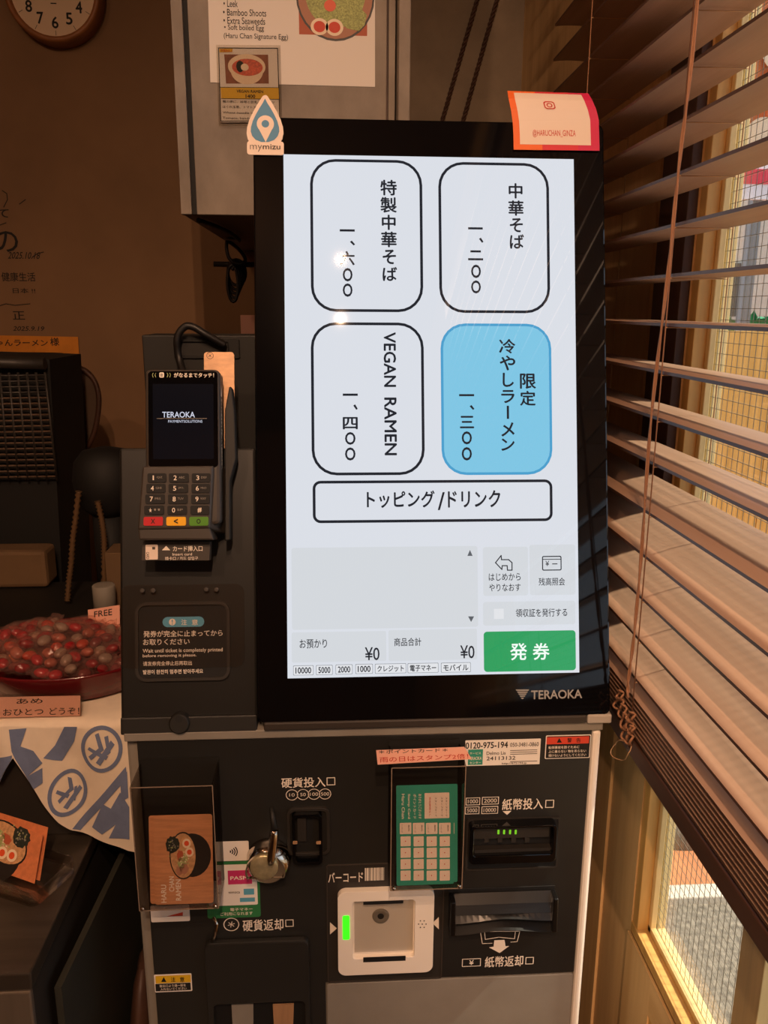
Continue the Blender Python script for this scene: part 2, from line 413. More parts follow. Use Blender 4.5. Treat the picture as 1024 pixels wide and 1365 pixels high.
# shop sign and banner over the pavement
P4 = YP(4.0); u0, v0, u1, v1 = P4.box(986, 196, 1100, 266)
t = thing('street_sign', (u0, 4.0, .02), 'white and red sign board on two posts across the street', 'sign')
MB().poly(P4, [(u0, v0), (u1, v0), (u1, v1), (u0, v1)], -.04, 0, 'sign_white').build('board', t)
a = P4.box(988, 226, 1100, 246); MB().poly(P4, [(a[0], a[1]), (a[2], a[1]), (a[2], a[3]), (a[0], a[3])], .0005, .004, 'sign_red').build('red_stripe', t)
for x in (u0+.1, u1-.12): MB().bx((x, 4.04, .02), (x+.05, 4.09, v1), 'pole_grey').build('post', t)
BN = YP(1.72)
t = thing('orange_banner', (.95, 1.72, 1.75), 'orange cloth shop banner with pale circles hanging outside the window', 'banner')
u0, v0, u1, v1 = BN.box(936, -160, 1130, 208)
m = MB(); 
for k in range(24):
    a, b_ = u0+(u1-u0)*k/24, u0+(u1-u0)*(k+1)/24; ya, yb = .012*math.sin(k*.9), .012*math.sin((k+1)*.9)
    m.prism([BN.at(a, v0, ya), BN.at(b_, v0, yb), BN.at(b_, v0, yb-.004), BN.at(a, v0, ya-.004)], [BN.at(a, v1, ya), BN.at(b_, v1, yb), BN.at(b_, v1, yb-.004), BN.at(a, v1, ya-.004)], 'banner_orange')
m.build('cloth', t)
m = MB()
for (x, y, rx, ry) in ((979, 97, 15, 18), (957, 195, 15, 32), (1012, 192, 24, 34), (1032, 66, 17, 30), (1075, 120, 22, 34), (1100, 30, 20, 30)):
    c = BN.uv(x, y); e = BN.uv(x+rx, y+ry); P = [(min(max(a, u0), u1), min(max(b_, v0), v1)) for a, b_ in circ(*c, abs(e[0]-c[0]), abs(e[1]-c[1]))]
    m.poly(BN, P, .0135, .0145, 'banner_pale')
m.build('pattern', t)
MB().tube([BN.at(u0-.05, v1, 0), BN.at(u1+.05, v1, 0)], .012, 'gold_wood').build('rod', t)
struct('trim_4', MB().bx((XW+.06, 1.66, 2.2), (2.6, 1.78, 2.3), 'gold_wood'))

# ------------------------------------------------------------------ ticket machine
mc = thing('ticket_machine', (.03, 1.0, 0), 'black restaurant ticket vending machine with a large lit touch screen', 'ticket machine')
X0, X1 = -.2435, .3092
m = MB().bx((X0, .862, 0), (X1, 1.25, 1.029), 'grey_panel'); m.build('cabinet', mc, bevel=.004)
MB().bx((.3000, .8545, .0), (X1+.0012, .875, 1.0195), 'white_plastic').build('edge_lit_strip', mc, bevel=.004)  # whiter strip, its colour stands in for window light on this edge
fp = MB()
pr = rr(-.2304, .02, .2997, 1.0185, .006)
fp.poly(BD, [(-.2304, .02), (-.0185, .02), (-.0185, .676), (.2993, .676), (.2997, 1.0185), (-.2304, 1.0185)], -.004, .0, 'panel_black')
front = fp.build('front_panel', mc, bevel=.0012)
MB().poly(BD, rr(-.0170, .02, .2990, .6735, .003), -.004, -.0002, 'grey_panel').build('lower_door', mc, bevel=.0008)
MB().bx((X0, .8535, 1.020), (X1+.002, 1.2, 1.031), 'grey_panel').build('top_edge', mc, bevel=.0015)
# display
KU0, KU1, KV0, KV1 = -.2023, .2075, -.349, .3465
d = MB().poly(SC, rr(KU0, KV0, KU1, KV1, .010), -.045, -.0005, 'gloss_black').build('display_housing', mc, bevel=.002)
MB().bx((-.085, .8495, 1.0315), (.290, 1.10, 1.042), 'graphite').build('display_base', mc, bevel=.002)
MB().bx((.2905, .8490, 1.0312), (.3195, 1.10, 1.0425), 'pale_grey').build('base_lit_end', mc, bevel=.002)  # pale colour stands in for light falling on this end of the base
MB().bx((-.05, .975, 1.031), (.27, 1.13, 1.22), 'soft_black').build('display_stand', mc)
u0, v0, u1, v1 = -.1677, -.2975, .1708, .3033
scn = MB().poly(SC, [(u0, v0), (u1, v0), (u1, v1), (u0, v1)], -.0004, .0002, 'screen_white').build('screen', mc)
E1, E2, E3 = .0004, .0006, .0008
def chars(mb, L, pl=SC, m='screen_ink', n=E3, bold=.022):
    for ch, x0, y0, x1, y1 in L:
        b = pl.box(x0, y0, x1, y1)
        if ch == '#': mb.poly(pl, [(b[0], b[1]), (b[2], b[1]), (b[2], b[3]), (b[0], b[3])], n, None, m)
        elif ch == '`': mb.poly(pl, [(b[0], b[3]-.0015), (b[0]+.0022, b[3]), (b[2], b[1]+.0012), (b[2]-.0018, b[1])], n, None, m)
        else: mb.text(pl, ch, b, n, m, bold=bold)
    return mb
def button(px, r, edge, fill, wd=.0032):
    b = SC.box(*px); mb = MB(); P, Q = rr(*b, r), rr(*inset(b, wd), r-wd)
    if fill: mb.poly(SC, Q, E1, None, fill)
    if edge: mb.ring(SC, P, Q, E2, E2, edge)
    return mb
mb = button((414, 213, 563.5, 416), .029, 'screen_ink', None)
chars(mb, [('特', 507, 240, 529, 261), ('製', 507, 263, 529, 284), ('中', 509, 286.5, 527.5, 307), ('華', 508, 309, 529, 330), ('そ', 510, 333, 528, 352.5), ('ば', 510, 356, 529.5, 375)])
chars(mb, [('#', 453, 306, 473, 309), ('`', 466.5, 321, 473.5, 327.5), ('六', 453, 335, 473, 354), ('O', 457, 357.5, 470, 375.5), ('O', 457, 378, 470, 396)])
lab(mb.build('screen_button', scn, recalc=False), 'upper left screen button in vertical Japanese')
mb = button((585, 217, 732.5, 417.5), .029, 'screen_ink', None)
chars(mb, [('中', 678, 244.5, 696.5, 265), ('華', 677.5, 267.5, 698, 288), ('そ', 679.5, 291, 697, 310), ('ば', 679.5, 312.5, 698.5, 332)])
chars(mb, [('#', 624, 303.3, 643.5, 306.2), ('`', 638.5, 317, 644.5, 324), ('#', 627, 334, 641, 336.8), ('#', 624, 344.5, 644, 347.3), ('O', 628, 353, 641, 371), ('O', 628, 374, 641, 391.5)])
lab(mb.build('screen_button', scn, recalc=False), 'upper right screen button in vertical Japanese')
mb = button((415, 430, 565.5, 633.5), .029, 'screen_ink', None)
mb.text(SC, 'VEGAN', SC.box(511.5, 443, 528, 516), E3, 'screen_ink', 90, .02); mb.text(SC, 'RAMEN', SC.box(512.5, 530, 529, 607), E3, 'screen_ink', 90, .02)
chars(mb, [('#', 457, 524.8, 477, 527.8), ('`', 471, 539, 477, 546.5), ('四', 457, 556, 477, 572.5), ('O', 460, 576, 474, 593), ('O', 460, 596.5, 474, 614)])
lab(mb.build('screen_button', scn, recalc=False), 'screen button reading VEGAN RAMEN')
mb = button((588, 431.5, 735.5, 633), .029, 'screen_blue_edge', 'screen_blue', .0030)
chars(mb, [('限', 693, 498, 714.5, 518.5), ('定', 693, 521, 714, 541), ('冷', 665, 452, 687, 471.5), ('や', 666, 474, 687, 494), ('し', 670, 497, 685, 516), ('ラ', 668, 520, 686, 537.5), ('#', 675.5, 541, 678.5, 558.5), ('メ', 668, 563, 686, 582), ('ン', 668, 584.5, 686, 601)])
chars(mb, [('#', 612, 525.5, 632, 528.3), ('`', 626, 540, 632.5, 546.5), ('三', 613, 554.5, 632, 571), ('O', 615.5, 575, 629, 592.5), ('O', 615.5, 596, 629, 614)])
lab(mb.build('screen_button', scn, recalc=False), 'pale blue screen button in vertical Japanese')
mb = button((417, 640, 736.5, 696), .009, 'screen_ink', None)
mb.text(SC, 'トッピング', SC.box(489, 654, 579.5, 677), E3, 'screen_ink', bold=.022).text(SC, '/', SC.box(583.5, 656, 593, 680), E3, 'screen_ink').text(SC, 'ドリンク', SC.box(597, 653.5, 667, 676.5), E3, 'screen_ink', bold=.022)
lab(mb.build('screen_button', scn, recalc=False), 'wide screen button for toppings and drinks')
def soft(px, fill, r=.003): 
    b = SC.box(*px); return MB().poly(SC, rr(*b, r), E1, None, fill)
m = soft((389, 729, 637, 837.5), 'screen_grey')
for P in ([(623, 741), (630, 741), (626.5, 733)], [(624, 821.5), (632, 821.5), (628, 829)]): m.poly(SC, SC.pts(P)[::-1], E3, None, 'screen_dim')
m.build('order_list', scn, recalc=False)
m = soft((644, 729, 704, 794), 'screen_grey')
m.text(SC, 'はじめから', SC.box(651.5, 764, 694, 774), E3, 'screen_ink').text(SC, 'やりなおす', SC.box(652, 778, 694, 788), E3, 'screen_ink')
pts = SC.pts([(668, 740.5), (660.5, 750), (669, 759), (669.5, 754), (676, 754), (676.5, 760), (682.5, 760), (682.5, 750), (678, 746), (668.5, 746), (668, 740.5)])
m.strokes(SC, pts, .0012, E3, 'screen_ink'); lab(m.build('screen_button', scn, recalc=False), 'start over screen button with a back arrow')
m = soft((706, 726, 767, 793), 'screen_grey'); b = SC.box(722.5, 741, 748.5, 760.5)
m.ring(SC, rr(*b, .002), rr(*inset(b, .0012), .001), E3, E3, 'screen_ink').text(SC, '¥', SC.box(727, 747.5, 732, 754.5), E3, 'screen_ink')
chars(m, [('#', 723, 745, 748, 746), ('#', 736, 751, 743, 752.2)]); m.text(SC, '残高照会', SC.box(718, 770, 753, 780.5), E3, 'screen_ink'); lab(m.build('screen_button', scn, recalc=False), 'balance check screen button with a card icon')
m = soft((644, 801.5, 767, 833), 'screen_grey'); chars(m, [('#', 658.5, 811.5, 671.5, 825)], m='screen_chip', n=E2)
m.text(SC, '領収証を発行する', SC.box(687.5, 811, 756, 822), E3, 'screen_ink'); lab(m.build('screen_button', scn, recalc=False), 'receipt screen button with a check box')
m = soft((645, 841, 767.5, 894.5), 'screen_green', .004); m.text(SC, '発', SC.box(680, 857, 702.5, 880), E3, 'screen_bright', bold=.015).text(SC, '券', SC.box(710, 857, 732.5, 879.5), E3, 'screen_bright', bold=.015)
lab(m.build('screen_button', scn, recalc=False), 'green screen button that issues the ticket')
m = MB()
for px in ((389, 842, 515, 882), (518, 839, 636, 880)): m.poly(SC, rr(*SC.box(*px), .002), E1, None, 'screen_grey')
m.text(SC, 'お預かり', SC.box(399.5, 852, 436, 864), E3, 'screen_ink').text(SC, '¥0', SC.box(486.5, 862.5, 506, 880), E3, 'screen_ink').text(SC, '商品合計', SC.box(525.5, 850, 561.5, 861), E3, 'screen_ink').text(SC, '¥0', SC.box(613.5, 860, 632.5, 877.5), E3, 'screen_ink')
m.build('price_readout', scn, recalc=False)
m = MB()
for tx, x0, x1, y in (('10000', 391, 418, 893.5), ('5000', 421.5, 443.5, 893), ('2000', 447.5, 470, 892.2), ('1000', 474, 497, 891.5), ('クレジット', 500, 541.5, 891), ('電子マネー', 543.5, 584.5, 890.3), ('モバイル', 588, 627.5, 889.6)):
    b = SC.box(x0, y-6.5, x1, y+6.5); m.poly(SC, rr(*b, .001), E1, None, 'screen_dim').poly(SC, rr(*inset(b, .0004), .001), E2, None, 'screen_chip')
    m.text(SC, tx, SC.box(x0+3, y-4.2, x1-3, y+4.2), E3, 'screen_ink', bold=.02)
m.build('payment_icons', scn, recalc=False)
m = MB()
for k in range(5):
    t0, t1 = k/5, k/5+.13
    m.poly(SC, SC.pts([(687.5+8.5*t0, 919+13.5*t0), (705.5-8.5*t0, 919+13.5*t0), (705.5-8.5*t1, 919+13.5*t1), (687.5+8.5*t1, 919+13.5*t1)])[::-1], .0003, None, 'logo_silver')
m.text(SC, 'TERAOKA', SC.box(708, 919.5, 776, 931.5), .0003, 'logo_silver', bold=.02)
m.build('maker_logo', mc, recalc=False)

# left payment unit
lu0, lu1 = LF.uv(160, 800)[0], KU0-.001
lv0, lv1 = LF.uv(240, 972)[1], LF.uv(240, 597)[1]
m = MB(); m.poly(LF, rr(lu0, lv0, lu1, lv1, .004), -.10, 0, 'satin_black')
m.build('payment_unit', mc, bevel=.003)
m = MB().poly(LF, rr(lu0+.001, lv0-.004, lu1, lv0+.016, .002), -.08, .006, 'soft_black'); m.build('lower_lip', mc, bevel=.002)
b = YP(1.045).box(195, 447, 337, 640)
bb = MB().bx((b[0], 1.045, 1.15), (-.06, 1.12, b[3]), 'soft_black'); bb.ring(YP(1.045), rr(*YP(1.045).box(232, 452, 320, 478), .002), rr(*YP(1.045).box(236, 456, 304, 474), .002), 0, .003, 'matte_black')
bb.build('rear_box', mc, bevel=.002)
m = MB().lathe(LF, [(.012, 0), (.0115, .010), (.010, .012)], 'soft_black', 24, *LF.uv(241, 962)); m.lathe(LF, [(.0045, .0121), (.0045, .0125)], 'matte_black', 16, *LF.uv(241.5, 955))
m.build('key_lock', mc)
# ticket outlet with its notice
b = LF.box(181, 802, 307, 907); m = MB().ring(LF, rr(*b, .012), rr(*inset(b, .0035), .009), 0, .0035, 'charcoal').poly(LF, rr(*inset(b, .0035), .009), .0002, .0008, 'matte_black')
outlet = m.build('ticket_outlet', mc)
m = MB(); N_ = .001
pb = LF.box(217, 822, 272.5, 835.5); m.poly(LF, rr(*pb, .006), N_, None, 'pill_blue')
c = LF.uv(230, 829); m.poly(LF, circ(*c, .0038), N_+.0002, None, 'white_ink').text(LF, '!', LF.box(229.2, 825.5, 230.8, 832.5), N_+.0004, 'pill_blue', bold=.02)
m.text(LF, '注', LF.box(242, 825.5, 249.5, 833), N_+.0003, 'white_ink').text(LF, '意', LF.box(256, 825.5, 264, 833), N_+.0003, 'white_ink')
for tx, x0, y0, x1, y1 in (('発券が完全に止まってから', 191.5, 840, 297, 848.5), ('お取りください', 191, 851.5, 253, 859.5), ('Wait until ticket is completely printed', 190.5, 864, 297, 870.5), ('before removing it please.', 190.5, 871.5, 262, 876.5), ('请发券完全停止后再取出', 191, 881, 256, 887), ('발권이 완전히 멈추면 받아주세요', 191, 892, 271, 898)):
    m.text(LF, tx, LF.box(x0, y0, x1, y1), N_, 'white_ink', bold=.012)
m.build('notice_text', outlet, recalc=False)
m = MB().poly(LF.off(.004), rr(*LF.off(.004).box(161, 779, 326, 890), .010), 0, .0015, 'acrylic')
cv = m.build('clear_flap', mc)
for x, y in ((189.5, 787.3), (204, 787.3), (275, 785.8), (288.5, 785.8)):
    MB().lathe(LF.off(.0056), [(.0028, 0), (.0028, .0006), (.0018, .001)], 'graphite', 14, *LF.off(.0056).uv(x, y)).build('screw', cv)

# lower front details -------------------------------------------------
def printed(name, L, parent=None, m='white_ink', bold=.01, n=.0004, pl=BD):
    mb = MB()
    for tx, *px in L: mb.text(pl, tx, pl.box(*px), n, m, bold=bold)
    return mb.build(name, parent or mc, recalc=False)
mb = MB(); mb.text(BD, '硬貨投入', BD.box(375, 1036, 434, 1049.5), .0004, 'white_ink', bold=.012)
b = BD.box(435.5, 1036, 447, 1046.5); mb.ring(BD, rr(*b, .0004), rr(*inset(b, .001), .0002), .0004, .0004, 'white_ink')
for tx, x, y in (('10', 389.3, 1059.4), ('50', 404, 1058.9), ('100', 418.7, 1058.4), ('500', 433.4, 1058.1)):
    c = BD.uv(x, y); r = .0072; mb.ring(BD, circ(*c, r), circ(*c, r-.0008), .0004, .0004, 'white_ink'); mb.text(BD, tx, (c[0]-.0016*len(tx), c[1]-.0022, c[0]+.0016*len(tx), c[1]+.0022), .0004, 'white_ink', bold=0)
mb.build('coin_inlet_print', mc, recalc=False)
b = BD.box(383, 1075, 440, 1138)
sl = MB().ring(BD, rr(*b, .009), rr(*inset(b, .004), .006), 0, .004, 'charcoal')
bi = BD.box(390, 1079, 430, 1146); sl.ring(BD, rr(*bi, .006), rr(*inset(bi, .004), .004), 0, .010, 'gloss_black').poly(BD, rr(*inset(bi, .004), .004), .0003, .0012, 'soft_black')
cs = sl.build('coin_slot', mc, bevel=.0006)
b = BD.box(397, 1087, 421, 1118); MB().poly(BD, rr(b[0], b[1], b[0]+.010, b[3], .001), .0012, .005, 'charcoal').poly(BD, rr(b[0]+.0105, b[1], b[0]+.0175, b[3], .001), .0012, .0016, 'matte_black').build('coin_guide', cs)
for x in (394, 425): b = BD.box(x-3, 1114, x+3, 1117.5); MB().poly(BD, rr(*b, .0008), .010, .0112, 'copper_plate').build('slot_catch', cs)
# coin return lever
c = BD.uv(359, 1143)
lv = MB().lathe(BD, [(.027, 0), (.0265, .006), (.024, .016), (.019, .021)], 'chrome', 36, *c).build('coin_return_lever', mc)
MB().ring(BD, circ(c[0]-.003, c[1]-.004, .0235, n=36, a0=math.radians(-20), a1=math.radians(200)), circ(c[0]-.003, c[1]-.004, .0215, n=36, a0=math.radians(-20), a1=math.radians(200)), .018, .022, 'chrome').build('lever_rim', lv)
q = BD.off(.026); c2 = q.uv(352, 1157); MB().lathe(BD, [(.0160, .019), (.0165, .025), (.0155, .0265), (.012, .0262), (.011, .0268), (.004, .0268)], 'brass_disc', 32, *c2).build('lever_disc', lv)
a = on(BD, 360.5, 1152, .030); b = on(BD, 366, 1106, .024); m = MB().tube([a, a.lerp(b, .15), b.lerp(a, .1), b], [.0035, .0052, .0052, .0045], 'chrome', 12)
m.tube([b, on(BD, 362, 1076, .012)], [.0045, .0026], 'soft_black', 10); m.build('lever_arm', lv)
# bar code reader
mb = MB().text(BD, 'バーコード', BD.box(437.5, 1162, 484, 1175.5), .0010, 'white_ink', bold=.012); b = BD.box(486.5, 1156, 512, 1173); x = b[0]
while x < b[2]:
    wd = random.choice((.0006, .0011, .0018)); mb.poly(BD, [(x, b[1]), (min(x+wd, b[2]), b[1]), (min(x+wd, b[2]), b[3]), (x, b[3])], .0010, None, 'white_ink'); x += wd+random.choice((.0006, .0009))
mb.build('barcode_print', mc, recalc=False)
b = BD.box(436, 1150, 591, 1306); MB().ring(BD, rr(*b, .003), rr(*inset(b, .0012), .002), 0, .0015, 'graphite').poly(BD, rr(*inset(b, .0012), .002), .0001, .0004, 'charcoal').build('reader_frame', mc)
b = BD.box(450.5, 1181, 577, 1291); bi = BD.box(470, 1194, 552, 1270)
rd = MB(); rd.ring(BD, rr(*b, .010, 8), rr(*bi, .004, 8), .0004, .009, 'white_plastic')
rd.poly(BD, rr(*inset(bi, -.0005), .004), .0006, .0015, 'white_plastic'); rdr = rd.build('code_reader', mc, bevel=.0025, smooth=False)
m = MB().poly(BD, rr(*BD.off(.0075).box(472.5, 1197.5, 551, 1268), .001), .0062, .0078, 'plastic_clear'); m.build('reader_window', rdr)
c = BD.uv(507.5, 1219.5); m = MB().lathe(BD, [(.0105, .0014), (.0100, .003), (.0080, .0034), (.0055, .003), (.0040, .0022)], 'grey_panel', 28, *c); m.lathe(BD, [(.0040, .0023), (.0038, .0030)], 'matte_black', 20, *c); m.build('reader_lens', rdr)
b = BD.box(484, 1268, 540, 1274); MB().poly(BD, rr(*b, .0004), .0086, .0094, 'matte_black').build('reader_vent', rdr)
b = BD.box(484, 1194.5, 537, 1198); MB().poly(BD, rr(*b, .0004), .0086, .0094, 'matte_black').build('reader_vent', rdr)
b = BD.off(.009).box(457, 1220.5, 466, 1252); lab(MB().poly(BD, rr(*b, .002), .008, .0098, 'led_green').build('status_light', rdr), 'glowing green status light')
m = MB()
for k in range(7):
    c = BD.off(.009).uv(563 + (0 if k == 6 else 5*math.cos(k*PI/3)), 1231.5 + (0 if k == 6 else 5*math.sin(k*PI/3))); m.poly(BD, circ(*c, .0008, n=8), .0093, .0096, 'matte_black')
m.build('speaker_holes', rdr)
for P in ([(440, 1229), (440, 1245), (449, 1237)], [(585, 1222), (585, 1238), (576.5, 1230)]):
    MB().poly(BD, BD.pts(P), .0005, .0009, 'white_ink').build('arrow_mark', mc)
# note inlet and return
mb = MB().text(BD, '紙幣投入', BD.box(669.5, 1064, 724, 1079), .0004, 'white_ink', bold=.012); b = BD.box(727, 1066, 738.5, 1076.5); mb.ring(BD, rr(*b, .0004), rr(*inset(b, .001), .0002), .0004, .0004, 'white_ink')
for tx, x0, y0, x1, y1 in (('1000', 621, 1063, 640, 1073), ('2000', 642.5, 1062, 665, 1072), ('5000', 620, 1075, 639, 1085), ('10000', 642, 1074.5, 664, 1084.5)):
    b = BD.box(x0, y0, x1, y1); mb.ring(BD, rr(*b, .0004), rr(*inset(b, .0008), .0002), .0004, .0004, 'white_ink'); mb.text(BD, tx, inset(b, .0025), .0004, 'white_ink', bold=0)
mb.poly(BD, BD.pts([(670, 1081), (682, 1080.5), (676, 1086)])[::-1], .0004, None, 'white_ink'); mb.build('note_inlet_print', mc, recalc=False)
b = BD.box(621, 1090, 745, 1158)
ni = MB().ring(BD, rr(*b, .003), rr(*inset(b, .0025), .002), 0, .002, 'charcoal').poly(BD, rr(*inset(b, .0025), .002), .0002, .0006, 'matte_black'); ni = ni.build('note_inlet', mc)
b = BD.off(.014).box(626, 1100, 742, 1150)
m = MB(); m.ring(BD, rr(*b, .006), rr(b[0]+.005, b[1]+.012, b[2]-.005, b[3]-.003, .003), .001, .016, 'gloss_black'); m.build('note_mouth', ni, bevel=.0012)
m = MB(); sh = BD.off(.008); b = sh.box(632, 1103, 732, 1117); m.poly(sh, rr(*b, .001), -.006, 0, 'charcoal'); b = sh.box(632, 1130, 734, 1144)
m.poly(sh, rr(*b, .001), -.006, .002, 'charcoal')
for k in range(4): b = sh.box(646+k*18, 1116, 652+k*18, 1124); m.poly(sh, rr(*b, .0005), -.006, -.001, 'charcoal')
m.build('note_guide', ni)
m = MB()
for x in (664.5, 672, 680, 687.5): b = sh.box(x-1.3, 1106, x+1.3, 1111.5); m.poly(sh, rr(*b, .0006), .0002, .0008, 'led_small')
lab(m.build('indicator_light', ni), 'four tiny green indicator lights')
b = BD.off(.012).box(606, 1195, 737, 1240)
m = MB(); A = [(b[0], b[3]), (b[2], b[3]), (b[2]+.004, b[1]), (b[0]-.002, b[1])]
nr = m.poly(BD, [(b[0]-.006, b[1]-.002), (b[2]+.004, b[1]-.002), (b[2]+.004, b[3]+.004), (b[0]-.006, b[3]+.004)], .0002, .0010, 'matte_black').build('note_return', mc, bevel=.0008)
m = MB(); prof = [(.004, 1.0), (.012, .78), (.008, .74), (.014, .52), (.010, .48), (.016, .30), (.006, .16), (.018, .0)]
i = m.mi('piano_black'); rows = []
for n_, f_ in prof: rows.append([m.bm.verts.new(BD.at(b[0]+(b[2]-b[0])*k/16, b[1]+(b[3]-b[1])*(f_+(.10*math.sin(PI*k/16)**2 if f_ < .35 else 0)), n_)) for k in range(17)])
for A_, B_ in zip(rows, rows[1:]):
    for k in range(16): f = m.bm.faces.new((A_[k], A_[k+1], B_[k+1], B_[k])); f.material_index = i
m.build('return_flap', nr)
for x in (b[0]-.003, b[2]+.001): MB().poly(BD, [(x-.003, b[3]), (x+.003, b[3]), (x+.004, b[1]), (x-.003, b[1])], .001, .020, 'piano_black').build('flap_bracket', nr, bevel=.0015)
mb = MB().text(BD, '紙幣返却', BD.box(646.5, 1274, 697.5, 1288.5), .0004, 'white_ink', bold=.012); b = BD.box(700.5, 1275.5, 711.5, 1285); mb.ring(BD, rr(*b, .0004), rr(*inset(b, .001), .0002), .0004, .0004, 'white_ink')
b = BD.box(616, 1277.5, 641, 1288); mb.ring(BD, rr(*b, .0006), rr(*inset(b, .0009), .0004), .0004, .0004, 'white_ink').text(BD, '¥', BD.box(625.5, 1279.5, 631.5, 1286), .0004, 'white_ink', bold=.02)
mb.strokes(BD, BD.pts([(640.5, 1241.5), (693, 1241), (689.5, 1255), (681, 1255.5)]), .0008, .0004, 'white_ink').strokes(BD, BD.pts([(640.5, 1241.5), (643, 1257.5), (656, 1257)]), .0008, .0004, 'white_ink').strokes(BD, BD.pts([(646, 1242), (647, 1252), (665, 1249), (686, 1251), (687, 1242)]), .0008, .0004, 'white_ink')
mb.poly(BD, BD.pts([(659, 1253), (672.5, 1252.5), (674, 1261), (679, 1260.5), (666, 1270), (652, 1262.5), (658, 1261.5)])[::-1], .0005, None, 'white_ink'); mb.build('note_return_print', mc, recalc=False)
# coin return tray
mb = MB().text(BD, '硬貨返却', BD.box(323.5, 1225, 378, 1240.5), .0004, 'white_ink', bold=.012); b = BD.box(380.5, 1225.5, 391.5, 1235); mb.ring(BD, rr(*b, .0004), rr(*inset(b, .001), .0002), .0004, .0004, 'white_ink')
c = BD.uv(308.5, 1232); mb.ring(BD, circ(*c, .0096), circ(*c, .0085), .0004, .0004, 'white_ink')
for k in range(3): a = k*PI/3+.3; mb.strokes(BD, [(c[0]-.004*math.cos(a), c[1]-.004*math.sin(a)), (c[0]+.004*math.cos(a), c[1]+.004*math.sin(a))], .0009, .0004, 'white_ink')
mb.build('coin_return_print', mc, recalc=False)
b = BD.box(279, 1249, 414, 1460); bi = BD.box(289, 1330, 408, 1450)
tr = MB().ring(BD, rr(b[0], .46, b[2], b[3], .008), rr(bi[0], .50, bi[2], bi[3], .006), 0, .009, 'panel_black'); tr = tr.build('coin_tray', mc, bevel=.002)
MB().poly(BD, rr(bi[0], .50, bi[2], bi[3], .006), .0004, .0010, 'matte_black').build('tray_recess', tr)
for (x0, x1, mm) in ((309, 338, 'grey_panel'), (364, 392, 'copper_plate')):
    P = BD.pts([(x0, 1337), (x1, 1336), (x1-(0 if x0 < 350 else 4), 1450), (x0+6, 1450)]); MB().poly(BD, P[::-1], .0012, .0030, mm).build('tray_guide', tr)
m = MB().tube([on(BD, 285, 1222, .004), on(BD, 289, 1232, .008), on(BD, 287, 1246, .008), on(BD, 282, 1256, .004)], .0022, 'chrome', 10); m.build('chrome_hook', mc)
# printed stickers on the panel
m = MB().poly(BD, rr(*BD.box(275, 1148, 346.5, 1223), .003), .0002, .0005, 'green_print').poly(BD, rr(*BD.box(277, 1152, 343, 1206.5), .002), .0006, None, 'white_paper').poly(BD, rr(*BD.box(304, 1159.5, 336, 1178), .0003), .0008, None, 'magenta_print')
m.text(BD, 'PASM', BD.box(307, 1167, 331, 1172), .0010, 'white_ink', bold=.02).poly(BD, rr(*BD.box(325, 1184, 339, 1192), .0005), .0008, None, 'cyan_print').poly(BD, rr(*BD.box(320, 1196, 340, 1201.5), .0003), .0008, None, 'cyan_print')
m.text(BD, 'nimoca', BD.box(305, 1187, 320, 1190.5), .0008, 'grey_ink').text(BD, '電子マネー', BD.box(307, 1209.5, 337, 1213.5), .0008, 'white_ink').text(BD, 'ご利用になれます', BD.box(294, 1215, 337, 1219.5), .0008, 'white_ink')
lab(m.build('sticker', mc, recalc=False), 'green and white electronic money sticker')
m = MB().poly(BD, rr(*BD.box(283, 1121, 332, 1147), .0015), .0006, .0010, 'white_paper')
for k, r in enumerate((.0016, .0042, .0068, .0094)):
    c = BD.uv(306.5, 1134.5); a = math.radians(38); m.ring(BD, circ(c[0]-.0006, c[1], r+.0014, n=10, a0=-a, a1=a), circ(c[0]-.0006, c[1], r, n=10, a0=-a, a1=a), .0012, .0012, 'black_ink') if False else m.strokes(BD, circ(c[0]-.0006, c[1], r, n=10, a0=-a, a1=a), .0013, .0012, 'black_ink')
lab(m.build('sticker', mc, recalc=False), 'white contactless payment sticker with wave mark')
m = MB().poly(BD, rr(*BD.box(201, 1206, 253, 1228), .002), .0004, .0008, 'white_paper').poly(BD, BD.pts([(222, 1221), (244, 1220), (244, 1215)]), .0010, None, 'red_print'); lab(m.build('sticker', mc, recalc=False), 'white sticker with a red wedge')
m = MB().poly(BD, rr(*BD.box(206, 1298, 256, 1321.5), .0015), .0003, .0006, 'white_paper').poly(BD, rr(*BD.box(207.5, 1299.5, 254.5, 1309.5), .0008), .0008, None, 'yellow_print').poly(BD, rr(*BD.box(207.5, 1310, 254.5, 1320), .0008), .0008, None, 'black_ink')
m.text(BD, '注', BD.box(228, 1301.5, 234, 1308), .0010, 'black_ink').text(BD, '意', BD.box(240, 1301.5, 246, 1308), .0010, 'black_ink').poly(BD, BD.pts([(215, 1308), (222, 1308), (218.5, 1301.5)]), .0010, None, 'black_ink')
m.text(BD, '取出口より遠一部を', BD.box(213, 1311.2, 248, 1314.7), .0010, 'white_ink').text(BD, '入れないでください', BD.box(214, 1315.5, 249, 1319), .0010, 'white_ink'); lab(m.build('sticker', mc, recalc=False), 'small yellow and black caution sticker')
m = MB().poly(BD, rr(*BD.box(620, 985.5, 720, 1019.5), .0008), .0003, .0006, 'white_paper').poly(BD, rr(*BD.box(624, 998.5, 643.5, 1019), .0003), .0008, None, 'teal_print')
m.text(BD, '0120-975-194', BD.box(620.5, 988.5, 677, 997), .0010, 'black_ink', bold=.02).text(BD, '050-3481-0860', BD.box(680, 989, 718, 994.5), .0010, 'grey_ink').text(BD, 'TERAOKA', BD.box(625, 1008, 642, 1012.5), .0010, 'white_ink').text(BD, 'サービス', BD.box(626, 1002, 641, 1005), .0010, 'white_ink').text(BD, 'センター', BD.box(626, 1014.5, 641, 1017.5), .0010, 'white_ink')
